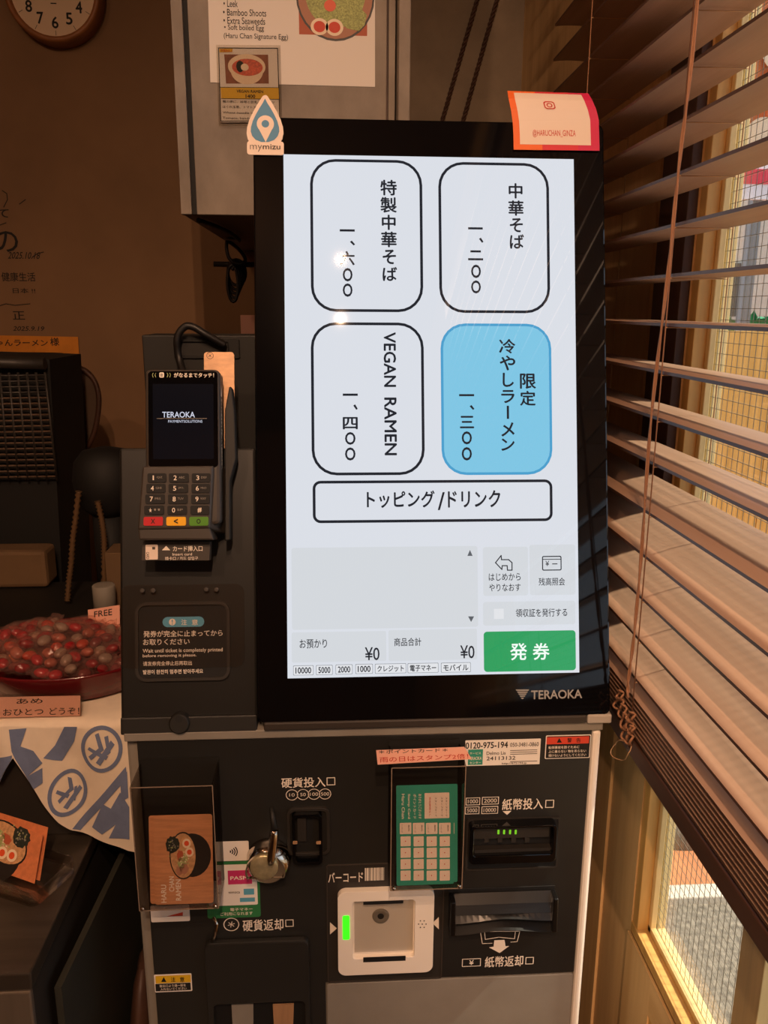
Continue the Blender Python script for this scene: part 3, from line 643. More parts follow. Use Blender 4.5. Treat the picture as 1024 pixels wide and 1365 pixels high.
m.text(BD, 'Delmo Lis', BD.box(648.5, 1001, 674, 1005.5), .0010, 'grey_ink').text(BD, '24113132', BD.box(648.5, 1007.5, 687, 1012.5), .0010, 'black_ink').text(BD, 'http://875194.jp', BD.box(669, 1015.5, 702, 1018.5), .0010, 'black_ink')
for y in (999, 1001.5, 1004, 1013.8): m.poly(BD, BD.pts([(680, y+.6), (716, y+.1), (716, y), (680, y+.5)]) if False else rr(*BD.box(680, y, 716, y+.8), .00005, 1), .0010, None, 'grey_ink')
lab(m.build('sticker', mc, recalc=False), 'white service sticker with telephone number')
b = BD.box(727, 979.5, 787, 1010.5); m = MB().poly(BD, rr(*b, .0015), .0003, .0006, 'white_paper').poly(BD, rr(*inset(b, .001), .001), .0008, None, 'black_ink').poly(BD, rr(*BD.box(728.5, 981.5, 785, 991), .0005), .0010, None, 'red_print')
m.text(BD, '警', BD.box(756, 983, 762, 989), .0012, 'black_ink').text(BD, '告', BD.box(768, 983, 774, 989), .0012, 'black_ink').poly(BD, BD.pts([(742, 989.5), (749, 989.3), (745.3, 983)]), .0012, None, 'black_ink')
for tx, y in (('転倒事故を防ぐために', 993.5), ('上に乗らない 物を吊らない', 998.7), ('傾けないようにしてください', 1004)): m.text(BD, tx, BD.box(731, y, 772 if y < 995 else 781, y+3.8), .0012, 'white_ink')
lab(m.build('sticker', mc, recalc=False), 'red and black warning sticker at the right corner')

# ------------------------------------------------------------------ payment terminal
tm = thing('payment_terminal', TM.at(*TM.uv(240, 722), -.03), 'grey handheld card payment terminal with keypad on a cradle', 'card terminal')
b = TM.box(193.5, 492, 293.5, 700)
MB().poly(TM, rr(b[0], b[1], b[2], b[3], .006), -.030, 0, 'graphite').build('body', tm, bevel=.004)
g = TM.box(198, 495, 290.5, 618); MB().poly(TM, rr(g[0], g[1]-.004, g[2], g[3], .004), .0001, .0006, 'gloss_black').build('display_glass', tm)
ts = MB(); s_ = TM.box(204, 512, 285, 612); ts.poly(TM, rr(*s_, .001), .0007, None, 'term_screen')
ts.text(TM, 'TERAOKA', TM.box(216.5, 549, 260, 556.8), .0009, 'term_text', bold=.01).text(TM, 'PAYMENTSOLUTIONS', TM.box(224.5, 560, 270, 563.5), .0009, 'term_text', bold=0).poly(TM, rr(*TM.box(209, 557.6, 276, 558.2), .0001, 1), .0009, None, 'grey_panel')
ts.build('display_screen', tm, recalc=False)
m = MB().text(TM, 'がなるまでタッチ！', TM.box(232, 497, 285.5, 503.5), .0009, 'white_ink', bold=.015).poly(TM, rr(*TM.box(212.5, 496.5, 219, 503.5), .0015), .0008, None, 'white_ink').text(TM, '音', TM.box(214, 498, 217.5, 502.5), .0010, 'black_ink')
for x, q in ((206, 1), (224.5, -1)):
    for k in range(2): m.strokes(TM, TM.pts([(x-1.5+k*3.5, 497.5), (x-1.5-q*1.2+k*3.5, 500), (x-1.5+k*3.5, 503)]), .0006, .0008, 'leek')
m.build('touch_notice', tm, recalc=False)
# keypad block with sloped right side
kp = TK; m = MB()
A = kp.pts([(190, 622), (283, 621), (278.5, 704), (183.5, 706)]); Bk = [TM.uv(*p) for p in ((186, 620), (296.5, 620), (296, 712), (181, 713))]
m.prism([TM.at(u, v, -.032) for u, v in Bk][::-1], [kp.at(u, v) for u, v in A][::-1], 'graphite')
C_ = [TM.off(.004).uv(*p) for p in ((183.5, 704), (279, 702), (285, 720), (185, 720))]
m.poly(TM, C_[::-1], -.030, .004, 'graphite'); m.build('keypad', tm, bevel=.002)
def key(px, top, ink, big, small=''):
    mb = MB(); b = kp.box(*px); mb.poly(kp, rr(*b, .0018), -.001, .0015, top)
    hgt = b[3]-b[1]; wd = b[2]-b[0]
    if small: mb.text(kp, big, (b[0]+wd*(.28 if big == '1' else .24), b[1]+hgt*.24, b[0]+wd*(.35 if big == '1' else .40), b[3]-hgt*.24), .0018, ink, bold=.008).text(kp, small, (b[0]+wd*.50, b[1]+hgt*.42, b[0]+wd*.80, b[3]-hgt*.34), .0018, 'grey_panel')
    else: mb.text(kp, big, (b[0]+wd*.38, b[1]+hgt*.22, b[0]+wd*.60, b[3]-hgt*.22), .0018, ink, bold=.03)
    return mb.build('key', tm, recalc=False)
rows = [(631, 643, ((197, 222), (225.5, 252), (256, 281)), (('1', 'QZ'), ('2', 'ABC'), ('3', 'DEF'))), (645, 657, ((195.5, 220.7), (225, 251), (255.5, 280.5)), (('4', 'GHI'), ('5', 'JKL'), ('6', 'MNO'))),
        (659, 671.5, ((194, 220), (224.3, 250.4), (255, 280)), (('7', 'PRS'), ('8', 'TUV'), ('9', 'WXY'))), (674, 686, ((192.6, 219), (223.5, 249.5), (254, 279.5)), (('★', "''"), ('0', 'SP'), ('#', '')))]
for y0, y1, xs, ts_ in rows:
    for (x0, x1), (a, b) in zip(xs, ts_): key((x0, y0, x1, y1), 'matte_black', 'white_ink', a, b)
for (x0, x1), mm, tx, l in (((191.8, 217.5), 'key_red', 'X', 'red cancel key'), ((222.2, 248.2), 'key_yellow', '<', 'yellow back key'), ((252.8, 278), 'key_green', 'O', 'green enter key')): lab(key((x0, 689, x1, 700.7), mm, 'black_ink', tx), l)
m = MB().poly(TM.off(-.012), TM.off(-.012).pts([(190, 722), (280, 722), (279, 747), (189, 747)])[::-1], -.014, 0, 'graphite'); cp = TM.off(-.0118)
m.poly(cp, rr(*cp.box(194, 726, 210.5, 746), .001), 0, None, 'sticker_white').poly(cp, rr(*cp.box(203, 729, 207, 732.5), .0004), .0002, None, 'grey_ink').poly(cp, cp.pts([(216, 733.5), (227, 733.5), (221.5, 727.5)]), 0, None, 'white_ink')
m.text(cp, 'カード挿入口', cp.box(230.5, 727.5, 270, 735), 0, 'white_ink', bold=.012).text(cp, 'Insert card', cp.box(230, 737, 256, 740.5), 0, 'white_ink').text(cp, '插卡口 / 카드 삽입구', cp.box(220, 742, 264, 746.5), 0, 'white_ink').text(cp, 'CARD', cp.box(195, 736, 199, 745), .0002, 'black_ink', 90)
m.build('card_slot_label', tm, recalc=False)
sx = TM.at(*TM.uv(293.5, 560)).x
SD = Plane(V((sx+.0008, 0, 0)), (0, 1, 0), (0, 0, 1)) 
sdm = MB(); o_ = TM.at(0, 0); SD = Plane(V((sx+.0004, o_.y, o_.z)), TM.N*-1, TM.V)
sdm.text(SD, 'カードの磁気面を手前にして矢印の方向へ', (.005, TM.uv(290, 625)[1], .013, TM.uv(290, 530)[1]), 0, 'white_ink', 90, .012); sdm.poly(SD, [(.005, TM.uv(290, 527)[1]), (.012, TM.uv(290, 527)[1]), (.0085, TM.uv(290, 512)[1])], 0, None, 'white_ink')
sdm.build('side_print', tm, recalc=False)
b = TM.box(297, 505, 318, 700)
m = MB(); m.poly(TM, TM.pts([(297, 545), (303, 512), (306, 512), (310, 545), (312, 610), (304, 640), (304, 720), (297, 722)])[::-1], -.036, -.016, 'soft_black'); m.build('cradle_arm', tm, bevel=.002)
MB().poly(LF, rr(*LF.box(215, 560, 290, 700), .004), .0005, .021, 'soft_black').build('cradle', tm)
cq = LF.off(-.02); cpt = thing('copper_card_plate', cq.at(*cq.uv(292, 600)), 'brushed copper coloured plate standing upright behind the card terminal', 'plate')
b = LF.off(.004).box(272.5, 469.5, 313, 598); MB().poly(LF, rr(*b, .004), .004, .0055, 'copper_plate').build('plate', cpt, bevel=.0003)
q = LF.off(.0058); c = q.uv(280, 474); m = MB().ring(q, circ(*c, .0040), circ(*c, .0034), 0, 0, 'grey_ink')
for a in (.7, 2.3): m.strokes(q, [(c[0]-.002*math.cos(a), c[1]-.002*math.sin(a)), (c[0]+.002*math.cos(a), c[1]+.002*math.sin(a))], .0006, 0, 'grey_ink')
m.build('round_mark', cpt, recalc=False)
def smooth_path(P, n=8):
    P = [V(p) for p in P]; out = []
    for k in range(len(P)-1):
        p0, p1, p2, p3 = P[max(k-1, 0)], P[k], P[k+1], P[min(k+2, len(P)-1)]
        for j in range(n):
            t = j/n; out.append(.5*((2*p1)+(p2-p0)*t+(2*p0-5*p1+4*p2-p3)*t*t+(3*p1-p0-3*p2+p3)*t**3))
    return out+[P[-1]]
Yc = YP(1.03)
m = MB().tube(smooth_path([on(YP(1.0), 252, 515), on(Yc, 240, 482), on(Yc, 236, 452), on(Yc, 246, 436), on(Yc, 258, 436), on(Yc, 275, 446), on(YP(1.036), 300, 460)]), .0045, 'cable', 10)
tag(m.build('thick_cable', None, on(Yc, 246, 436)), 'thick black cable arching up behind the card terminal', 'cable')

# ------------------------------------------------------------------ stickers and cards clipped to the display
MZ = SC.off(.0012)
mz = thing('drop_sticker', MZ.at(*MZ.uv(354, 206)), 'blue water drop sticker with map pin on the top left corner of the display', 'sticker')
def leafshape(L, cx): R_ = [(cx+w_, y) for y, w_ in L]; return MZ.pts(R_[::-1]+[(cx-w_, y) for y, w_ in L])
m = MB().poly(MZ, leafshape([(127.5, 1.5), (129, 3.5), (133, 6), (140, 10.5), (150, 16), (160, 20.8), (170, 23.8), (178, 24.6), (186, 23), (193, 18.5), (199, 10)], 353.5), 0, .0010, 'sticker_white').poly(MZ, rr(*MZ.box(329.5, 189, 378.5, 207), .003), .0002, .0012, 'sticker_white'); m.build('backing', mz)
m = MB().poly(MZ, leafshape([(132.5, .3), (138, 3), (145, 7.5), (153, 12), (162, 16.3), (170, 18.6), (176, 19), (182, 17), (187, 12.5), (190, 5)], 353.5), .0014, None, 'sticker_blue')
c = MZ.uv(354, 166); m.poly(MZ, circ(*c, .0098), .0016, None, 'sticker_white').poly(MZ, [(c[0]-.0090, c[1]-.003), (c[0]+.0002, c[1]-.021), (c[0]+.0090, c[1]-.003)], .0017, None, 'sticker_white').poly(MZ, circ(*c, .0043), .0018, None, 'sticker_blue')
m.text(MZ, 'my', MZ.box(333.5, 194, 349.5, 203), .0016, 'grey_ink', bold=-.012).text(MZ, 'mizu', MZ.box(350.5, 193, 374, 200), .0016, 'grey_ink', bold=.012); m.build('print', mz, recalc=False)
# curled card at the upper right corner
qc = thing('social_media_card', SC.at(*SC.uv(742, 199), .002), 'curled orange and pink social media card on the top right of the display', 'card')
rowsL = [((685, 199.5), .002), ((684.5, 180), .002), ((683.5, 162), .0025), ((681, 145), .004), ((678, 131), .003), ((676.5, 121), -.002)]
rowsR = [((799.5, 201), .002), ((799, 182), .002), ((798.5, 160), .0025), ((795, 146), .004), ((790, 134), .003), ((784.5, 124.5), -.002)]
def card_pt(s, t, lift=0):      # s across, t up
    k = min(int(t*5), 4); f = t*5-k
    def L(R_): return on(SC, *R_[k][0], R_[k][1]+lift).lerp(on(SC, *R_[k+1][0], R_[k+1][1]+lift), f)
    return L(rowsL).lerp(L(rowsR), s)
m = MB()
for j in range(20):
    for i_ in range(12):
        s0, s1, t0, t1 = i_/12, (i_+1)/12, j/20, (j+1)/20; mm = 'insta_orange' if i_ < 4 else 'insta_red' if i_ < 9 else 'insta_pink'
        m.prism([card_pt(s0, t0), card_pt(s1, t0), card_pt(s1, t1), card_pt(s0, t1)], [card_pt(s0, t0, .0006), card_pt(s1, t0, .0006), card_pt(s1, t1, .0006), card_pt(s0, t1, .0006)], mm)
m.build('card', qc, smooth=False)
m = MB(); W_ = 24
i = m.mi('sticker_white'); outl = rr(.075, .09, .90, .955, .055, 6)
gs = [[m.bm.verts.new(card_pt(.075+.825*a/10, .075+.88*b/16, .0009)) for a in range(11)] for b in range(17)]
for b_ in range(16):
    for a in range(10): f = m.bm.faces.new((gs[b_][a], gs[b_][a+1], gs[b_+1][a+1], gs[b_+1][a])); f.material_index = i
vs, fs = glyphs('@HARUCHAN_GINZA', .004); xs = [v[0] for v in vs]; ys = [v[1] for v in vs]; i = m.mi('red_ink')
bv = [m.bm.verts.new(card_pt(.225+.50*(x-min(xs))/(max(xs)-min(xs)), .175+.105*(y-min(ys))/(max(ys)-min(ys)), .0012)) for x, y in vs]
for f_ in fs:
    f = m.bm.faces.new([bv[k] for k in f_]); f.material_index = i
def cring(P, Q):
    for k in range(len(P)): m.face([card_pt(*P[k], .0013), card_pt(*P[(k+1) % len(P)], .0013), card_pt(*Q[(k+1) % len(Q)], .0013), card_pt(*Q[k], .0013)], 'red_ink')
cring(rr(.40, .60, .53, .76, .04), rr(.413, .62, .517, .74, .03)); cring(circ(.465, .68, .035, .045), circ(.465, .68, .022, .028))
m.build('label', qc, recalc=False)
# pink strip
ps = BD.off(.050); st = thing('pink_notice_strip', ps.at(*ps.uv(565, 1018)), 'pink hand-lettered notice strip on top of the stamp card holder', 'notice')
P = ps.pts([(501.5, 1000), (619, 995.5), (629, 1011.5), (503.5, 1019)]); m = MB().poly(ps, P[::-1], 0, .0006, 'peach_paper')
def skewtext(mb, pl, tx, TL, TR, BR, BL, n, mt, bold=.01):
    vs, fs = glyphs(tx, min(bold, .006)); xs = [v[0] for v in vs]; ys = [v[1] for v in vs]; a, b_, c_, d_ = (V(pl.uv(*p)) for p in (TL, TR, BR, BL)); i = mb.mi(mt); bv = []
    for x, y in vs:
        s = (x-min(xs))/(max(xs)-min(xs)); t = (y-min(ys))/(max(ys)-min(ys)); q = d_.lerp(c_, s).lerp(a.lerp(b_, s), t); bv.append(mb.bm.verts.new(pl.at(q.x, q.y, n)))
    for f_ in fs:
        try: f = mb.bm.faces.new([bv[k] for k in f_]); f.material_index = i
        except ValueError: pass
skewtext(m, ps, '＊ポイントカード＊', (505, 999), (597, 996.5), (597, 1001.5), (505, 1004.5), .0009, 'black_ink', .02)
skewtext(m, ps, '雨の日はスタンプ2倍！', (506, 1008.5), (624, 1004), (624.5, 1010.5), (506.5, 1016), .0009, 'red_ink', .02); m.build('strip', st, recalc=False)

# ------------------------------------------------------------------ acrylic card holders and their cards
def holder(px, label, depth, body):
    fr = BD.off(depth); b = fr.box(*px); t = .0018
    h = thing('card_holder', BD.at((b[0]+b[2])/2, b[1], .0), label, 'card holder', None)
    MB().poly(BD, rr(b[0], b[1], b[2], b[3]+.006, .001), .0012, .003, body).build('back', h)
    for x in (b[0], b[2]-t): MB().poly(BD, rr(x, b[1], x+t, b[3], .0003), .003, depth, 'acrylic_smoke').build('side', h)
    MB().poly(BD, rr(b[0]+t, b[1], b[2]-t, b[1]+t, .0003), .003, depth, 'acrylic_smoke').build('bottom', h)
    MB().poly(BD, rr(b[0]+t, b[1]+t, b[2]-t, b[3], .0003), depth-t, depth, 'acrylic').build('front', h)
    e = MB()
    e.ring(BD, rr(*b, .001), rr(*inset(b, .0010), .0006), depth, depth+.0004, 'acrylic_edge_glint'); e.build('rim', h)  # lighter rim colour paints the glint along the clear edges
    for x in (b[0]+.004, b[2]-.004): MB().lathe(BD, [(.0026, depth+.0002), (.0022, depth+.0022), (.001, depth+.003)], 'chrome', 12, x, b[1]+.004).build('foot_stud', h)
    return h, b
h1, hb1 = holder((179, 1048, 288, 1213), 'clear smoked card holder with ramen shop cards at the left of the machine front', .050, 'soft_black')
h2, hb2 = holder((521, 1022, 619, 1186), 'clear smoked holder with green stamp cards in the middle of the machine front', .050, 'soft_black')
def jag(cx, cy, rx, ry, n=22, k=.22, seed=1):
    q = random.Random(seed*77+int(cx*100)); return [(cx+rx*a*math.cos(2*PI*j/n), cy+ry*a*math.sin(2*PI*j/n)) for j in range(n) for a in (1-q.random()*k,)]
def bowl(mb, pl, c, su, sv, rot, n, mt_b='bowl_black'):
    # a printed ramen bowl; rot in degrees turns the picture
    a = math.radians(rot); ca, sa = math.cos(a), math.sin(a)
    T = lambda L: [(c[0]+(x*ca-y*sa)*su, c[1]+(x*sa+y*ca)*sv) for x, y in L]
    mb.poly(pl, T(circ(0, -.30, .92, .86)), n, None, mt_b); mb.poly(pl, T(circ(0, .08, 1.0, .62)), n+.0002, None, mt_b); mb.poly(pl, T(circ(0, .09, .94, .56)), n+.0004, None, 'soup')
    for x, y, rx, ry, mt in ((-.30, .15, .28, .2, 'leek'), (-.55, .05, .26, .22, 'pork'), (-.62, .28, .24, .16, 'pork'), (0, .22, .26, .16, 'photo_rust'), (.48, .55, .40, .34, 'nori'), (-.1, .0, .2, .13, 'leek')): mb.poly(pl, T(jag(x, y, rx, ry)), n+.0006, None, mt)
    q = random.Random(5)
    for _ in range(34):
        x, y = q.gauss(-.12, .16), q.gauss(.02, .10); mb.poly(pl, T(circ(x, y, .035, .03, 6)), n+.0007, None, q.choice(('leek', 'egg_white', 'pork')))
    for _ in range(30):
        x, y = q.gauss(.48, .13), q.gauss(.58, .11); mb.poly(pl, T(circ(x, y, .03, .03, 6)), n+.0007, None, q.choice(('leek', 'grey_panel', 'nori')))
    for x, y in ((.15, -.20), (.52, -.08)): mb.poly(pl, T(circ(x, y, .20, .19)), n+.0008, None, 'egg_white'); mb.poly(pl, T(circ(x, y, .11, .11)), n+.0010, None, 'yolk')
def lean(hb, dn):
    hh = hb[3]-hb[1]; return Plane(BD.at(0, hb[1]+.0022, .041+dn), (1, 0, 0), (0, .030, hh))
def shop_card(k, dx, dn):
    pl = lean(hb1, dn); b = pl.box(205.5+dx, 1086, 284+dx, 1209); b = (b[0], 0, b[2], b[3])
    o = MB().poly(pl, rr(*b, .003), 0, .0004, 'card_wood')
    if k == 0:
        c = pl.uv(247, 1140); w_ = (b[2]-b[0])
        bowl(o, pl, c, w_*.38, w_*.42, 90, .0006)
        for tx, x, y0, y1 in (('HARU', 215, 1203, 1179), ('CHAN', 225.5, 1188, 1168), ('RAMEN', 234.5, 1200, 1172)): o.text(pl, tx, pl.box(x, y1, x+7, y0), .0006, 'white_ink', 270, .012)
    return o.build('shop_card', None, pl.at((b[0]+b[2])/2, b[1]), recalc=(k != 0))
tag(shop_card(0, 0, .002), 'brown shop card with ramen bowl print in front of the left holder stack', 'card', 'ramen shop cards in the left holder')
tag(shop_card(1, -6, 0), 'brown shop card peeking out behind the front card in the left holder', 'card', 'ramen shop cards in the left holder')
def stamp_card(k, dx, dn):
    pl = lean(hb2, dn); b = pl.box(528.5+dx, 1040, 605+dx, 1178); b = (b[0], 0, b[2], pl.uv(565, 1046)[1]); o = MB().poly(pl, rr(*b, .002), 0, .0004, 'teal_print')
    def cell(x0, y0, x1, y1, mt='sticker_white', n=.0006): o.poly(pl, rr(*pl.box(x0+dx, y0, x1+dx, y1), .0008), n, None, mt)
    cell(566, 1056.5, 599, 1090.5)
    for i_ in range(4):
        x = 533+i_*17.2+i_*.2; cell(x, 1096.5, x+15.5, 1111.5)
        for j in range(4): cell(x+1, 1114.5+j*15.2, x+14.5, 1127.8+j*15.2)
    if k == 0:
        for j, (x, mt) in enumerate(((572, 'red_ink'), (580, 'grey_ink'), (588, 'grey_ink'), (594, 'grey_ink'))): o.text(pl, 'スタンプカード' if j else '有効期限なし', pl.box(x, 1062, x+2.4, 1088), .0008, mt, 90)
        for x, tx in ((535.5, 'Haru Chan'), (543, 'Stamp Card'), (551, 'ポイントカード'), (558, 'ありがとうございます')): o.text(pl, tx, pl.box(x, 1058, x+4, 1091), .0008, 'white_ink', 90)
        for i_ in range(4):
            x = 533+i_*17.4; o.text(pl, 'トッピング', pl.box(x+2, 1099, x+4, 1109.5), .0008, 'grey_ink', 90); o.text(pl, '無料', pl.box(x+11, 1099, x+13, 1108), .0008, 'grey_ink', 90)
            for j in range(4): c = pl.uv(x+7.5, 1121+j*15.2); o.poly(pl, circ(*c, .0007, n=8), .0008, None, 'red_ink')
    return o.build('stamp_card', None, pl.at((b[0]+b[2])/2, b[1]), recalc=False)
tag(stamp_card(0, 0, .003), 'green stamp card with rows of white squares at the front of its holder', 'card', 'green stamp cards')
tag(stamp_card(1, 5, 0), 'green stamp card showing only its right edge behind the front one', 'card', 'green stamp cards')

# ------------------------------------------------------------------ venetian blind
bl = thing('venetian_blind', (.36, .6, 1.0), 'brown wooden venetian blind over the window beside the machine', 'blind')
BX0, BX1, BY0, BY1 = .331, .386, -.34, 1.335
def slat(z, tilt=0):       # tilt>0: room edge lower
    m = MB(); n = 6; top = []; bot = []; mid = (BX0+BX1)/2; hw = (BX1-BX0)/2
    for k in range(n+1):
        a = -1+2*k/n; x = a*hw; zc = .0016*(1-a*a)
        X_ = mid + x*math.cos(tilt); Z_ = z + x*math.sin(tilt) + zc
        top.append((X_, Z_+.0016)); bot.append((X_, Z_-.0016))
    P = top+bot[::-1]; m.prism([V((x, BY0, zz)) for x, zz in P], [V((x, BY1, zz)) for x, zz in P], 'slat_wood'); m.bm.faces.ensure_lookup_table(); m.bm.faces[len(P)-1].material_index = m.mi('dark_wood_shade'); return m.build('slat', bl)  # room edge coloured dark in place of its shade
zs = []; z = 1.4866; up = []
while z < 2.16: zs.append((z, 0)); z += .0472
z = 1.4866-.0472; k = 0
while z > 1.105: zs.append((z, 0 if z > 1.34 else .22+.1*min(1, (1.34-z)/.1))); z -= .0472
for z, t_ in zs: slat(z, t_)
z = 1.038
while z < 1.083: slat(z, .02); z += .0058
MB().bx((BX0, BY0, 1.008), (BX1, BY1, 1.032), 'dark_wood_shade').build('bottom_rail', bl, bevel=.002)
MB().bx((BX0-.006, BY0, 2.19), (BX1+.006, BY1, 2.25), 'dark_wood_shade').build('head_rail', bl, bevel=.002)
for yc in (1.14, .815, .49, .165):
    m = MB()
    m.tube([(BX0-.002, yc, 2.2), (BX0-.002, yc, 1.02)], .0007, 'cord_brown', 6).tube([(BX1+.0015, yc, 2.2), (BX1+.0015, yc, 1.02)], .0007, 'string_tan', 6)
    for z, t_ in zs: m.tube([(BX0-.002, yc+.002, z-.0028-.027*math.sin(t_)), (BX1+.0015, yc+.002, z-.0028+.027*math.sin(t_))], .0006, 'string_tan', 5)
    m.build('ladder_cord', bl)
xk = BX0-.006
m = MB()
def twist(P, r, mb):
    P = smooth_path(P, 10)
    for ph in (0, PI):
        mb.tube([p + V((math.cos(i_*.5+ph)*r*.6, math.sin(i_*.5+ph)*r*.6, 0)) for i_, p in enumerate(P)], r*.75, 'cord_brown', 6)
CP = Plane((xk, 0, 0), (0, -1, 0), (0, 0, 1))
def cpt_(px, py, dx=0): p = CP.at(*CP.uv(px, py)); p.x -= dx; return p
twist([(xk, .80, 2.2)] + [cpt_(*p) for p in ((930, 0), (906, 215), (890, 370), (868, 560), (855, 740), (845, 850), (838, 905), (837, 930))], .0015, m)
def loop(px, py, rx, ry, a0=0, r=.0014, mt='cord_brown'):
    m.tube([cpt_(px+rx*math.cos(a0+2*PI*k/18), py+ry*math.sin(a0+2*PI*k/18), .002*math.sin(k)) for k in range(18)], r, mt, 7, closed=True)
for a in ((827, 927, 3.5, 7), (825, 938, 5.5, 8), (830, 948, 4, 10), (841, 955, 4.5, 6), (838, 968, 5, 7), (833, 962, 4, 12), (839, 985, 3.5, 8), (834, 978, 4, 10), (842, 972, 3, 5)): loop(*a)
loop(828, 1000, 12.5, 13.5, 0, .0005, 'string_tan'); m.build('lift_cord', bl)

# ------------------------------------------------------------------ hanging cabinet and its posters
cb = thing('wall_cabinet', (-.07, 1.85, 1.645), 'concrete look wall cabinet hanging behind the display', 'cabinet')
CF = YP(1.40); cz = 1.6455
MB().bx((-.2445, 1.415, cz+.002), (.098, 2.3, 2.62), 'brown_wood_shade').build('carcass', cb)
MB().bx((-.2440, 1.398, cz), (-.2270, 1.415, 2.62), 'concrete_board').build('side_panel', cb, bevel=.001)
MB().bx((-.2268, 1.4045, cz+.001), (-.2192, 1.4148, 2.62), 'matte_black').build('gap_shade', cb)  # black strip laid in the open gap to paint its shade
MB().bx((-.2190, 1.40, cz), (.0840, 1.414, 2.62), 'concrete_board').build('door', cb, bevel=.001)
MB().bx((.087, 1.40, cz), (.0975, 1.414, 2.62), 'concrete_board').build('end_panel', cb, bevel=.001)
po = thing('menu_poster', (-.06, 1.399, 1.84), 'white menu poster listing toppings with a bowl photo on the cabinet', 'poster')
PF = CF.off(.0008); P = PF.pts([(274, -120), (500, -120), (500, 116), (280.5, 110)]); MB().poly(PF, P[::-1], 0, .0004, 'white_paper').build('sheet', po)
m = MB()
for tx, x0, x1, y in (('• Leek', 298, 317, 5), ('• Bamboo Shoots', 297.5, 355, 17), ('• Extra Seaweeds', 298, 353.5, 28), ('• Soft boiled Egg', 299, 352, 38), ('(Haru Chan Signature Egg)', 298.5, 384, 49.5)): m.text(PF, tx, PF.box(x0, y-4.6, x1, y+4.6), .0008, 'black_ink', bold=.004)
m.build('lettering', po, recalc=False)
m = MB(); u0, v0, u1, v1 = PF.box(398, -60, 489.5, 47); m.poly(PF, rr(u0, v0, u1, v1, .0005), .0006, None, 'photo_rust'); c = PF.uv(447, -5)
m.poly(PF, circ(*c, .060, .062), .0008, None, 'bowl_black').poly(PF, circ(*c, .057, .059), .0010, None, 'pork').poly(PF, circ(c[0], c[1]+.004, .046, .048), .0012, None, 'leek')
m.poly(PF, PF.pts([(440, -10), (470, 0), (489, 20), (486, 34), (478, 42), (462, 38), (448, 20)])[::-1], .0014, None, 'leek').poly(PF, circ(*PF.uv(440, 8), .009, .008), .0016, None, 'yolk')
for x, y in ((426, 36), (446, 37)): m.poly(PF, circ(*PF.uv(x, y), .0135, .0118), .0016, None, 'egg_white').poly(PF, circ(*PF.uv(x, y), .0090, .0078), .0018, None, 'red_print')
m.build('photo', po, recalc=False)
PG = CF.off(.0040); vp = thing('menu_card', PG.at(*PG.uv(332, 166)), 'small vegan ramen price card in a clear sleeve with a yellow band', 'menu card')
def quad(mb, pl, L, n, mt, n1=None): mb.poly(pl, pl.pts(L)[::-1], n, n1, mt)
m = MB(); quad(m, PG, [(291, 63.5), (370, 64), (373.5, 163), (294, 163)], -.0004, 'white_paper', 0); m.build('sheet', vp)
m = MB(); L4 = [(291.5, 64), (370, 64.5), (373, 161), (294.5, 161.5)]; m.strokes(PG, PG.pts(L4+[L4[0]]), .0012, .0003, 'black_ink')
quad(m, PG, [(292.5, 65), (310, 65), (310, 69.5), (292.7, 70)], .0004, 'yellow_print'); m.text(PG, 'MENU', PG.box(295, 66, 309, 69.5), .0006, 'red_ink')
quad(m, PG, [(299, 72.5), (357.5, 73), (358.5, 111.5), (301.5, 111.5)], .0003, 'photo_brown')
c = PG.uv(329, 89); k = PG.uv(354, 89)[0]-c[0]; m.poly(PG, circ(c[0], c[1]-.006, k*.86, .019), .0005, None, 'egg_white').poly(PG, circ(c[0], c[1], k, .0175), .0007, None, 'egg_white').poly(PG, circ(c[0]+.001, c[1]-.001, k*.82, .012), .0009, None, 'ramen_red').poly(PG, circ(c[0]-.010, c[1], .006, .008), .0011, None, 'nori').poly(PG, circ(c[0]-.003, c[1]-.001, .006, .005), .0013, None, 'egg_white')
quad(m, PG, [(294, 116.5), (371.5, 117), (372, 132.5), (295, 131.5)], .0004, 'yellow_print'); m.strokes(PG, PG.pts([(294, 116.5), (371.5, 117)]), .0008, .0006, 'black_ink').strokes(PG, PG.pts([(295, 131.5), (372, 132.5)]), .0008, .0006, 'black_ink')
m.text(PG, 'VEGAN RAMEN', PG.box(315.5, 120, 351, 124), .0006, 'black_ink', bold=.03).text(PG, '1400', PG.box(327.5, 126, 340.5, 131), .0006, 'black_ink', bold=.03)
for tx, x1, y in (('麺の原に、味噌と豆乳、ピーナツ', 366, 136), ('はぐれ玉葱、トマトスープたけのこ', 368, 143), ('Wheat noodle in miso soup', 365, 151), ('Tomato, bamboo and leek', 362, 158)): m.text(PG, tx, PG.box(297, y-1.8, x1, y+1.8), .0004, 'black_ink')
m.build('print', vp, recalc=False)
m = MB(); quad(m, PG, [(288.5, 60.5), (374, 61), (376.5, 168), (292, 168.5)], .0022, 'plastic_clear', .0026); m.build('sleeve', vp)
def hang(name, P, r, label, mt='cable'): return tag(MB().tube(smooth_path(P), r, mt, 8).build(name, None, P[0]), label, 'cable')
hang('trailing_cable', [V((-.222, 1.43, 1.640)), V((-.20, 1.6, 1.639)), V((-.195, 1.78, 1.635))] + [on(YP(1.9), *p) for p in ((301, 318), (318, 332), (327, 345), (323, 351), (313, 351), (305, 343), (302, 330), (303, 318))], .0040, 'black cable running under the wall cabinet and ending in a loop')
m = MB()
for k in range(5):
    c = on(YP(1.93), 311+k*1.2, 378); m.tube([c + V(((.012+.002*k)*math.cos(a), .004*k-.01, (.040-.003*k)*math.sin(a)+.006*k)) for a in [2*PI*j/20 for j in range(20)]], .0035, 'cable', 7, closed=True)
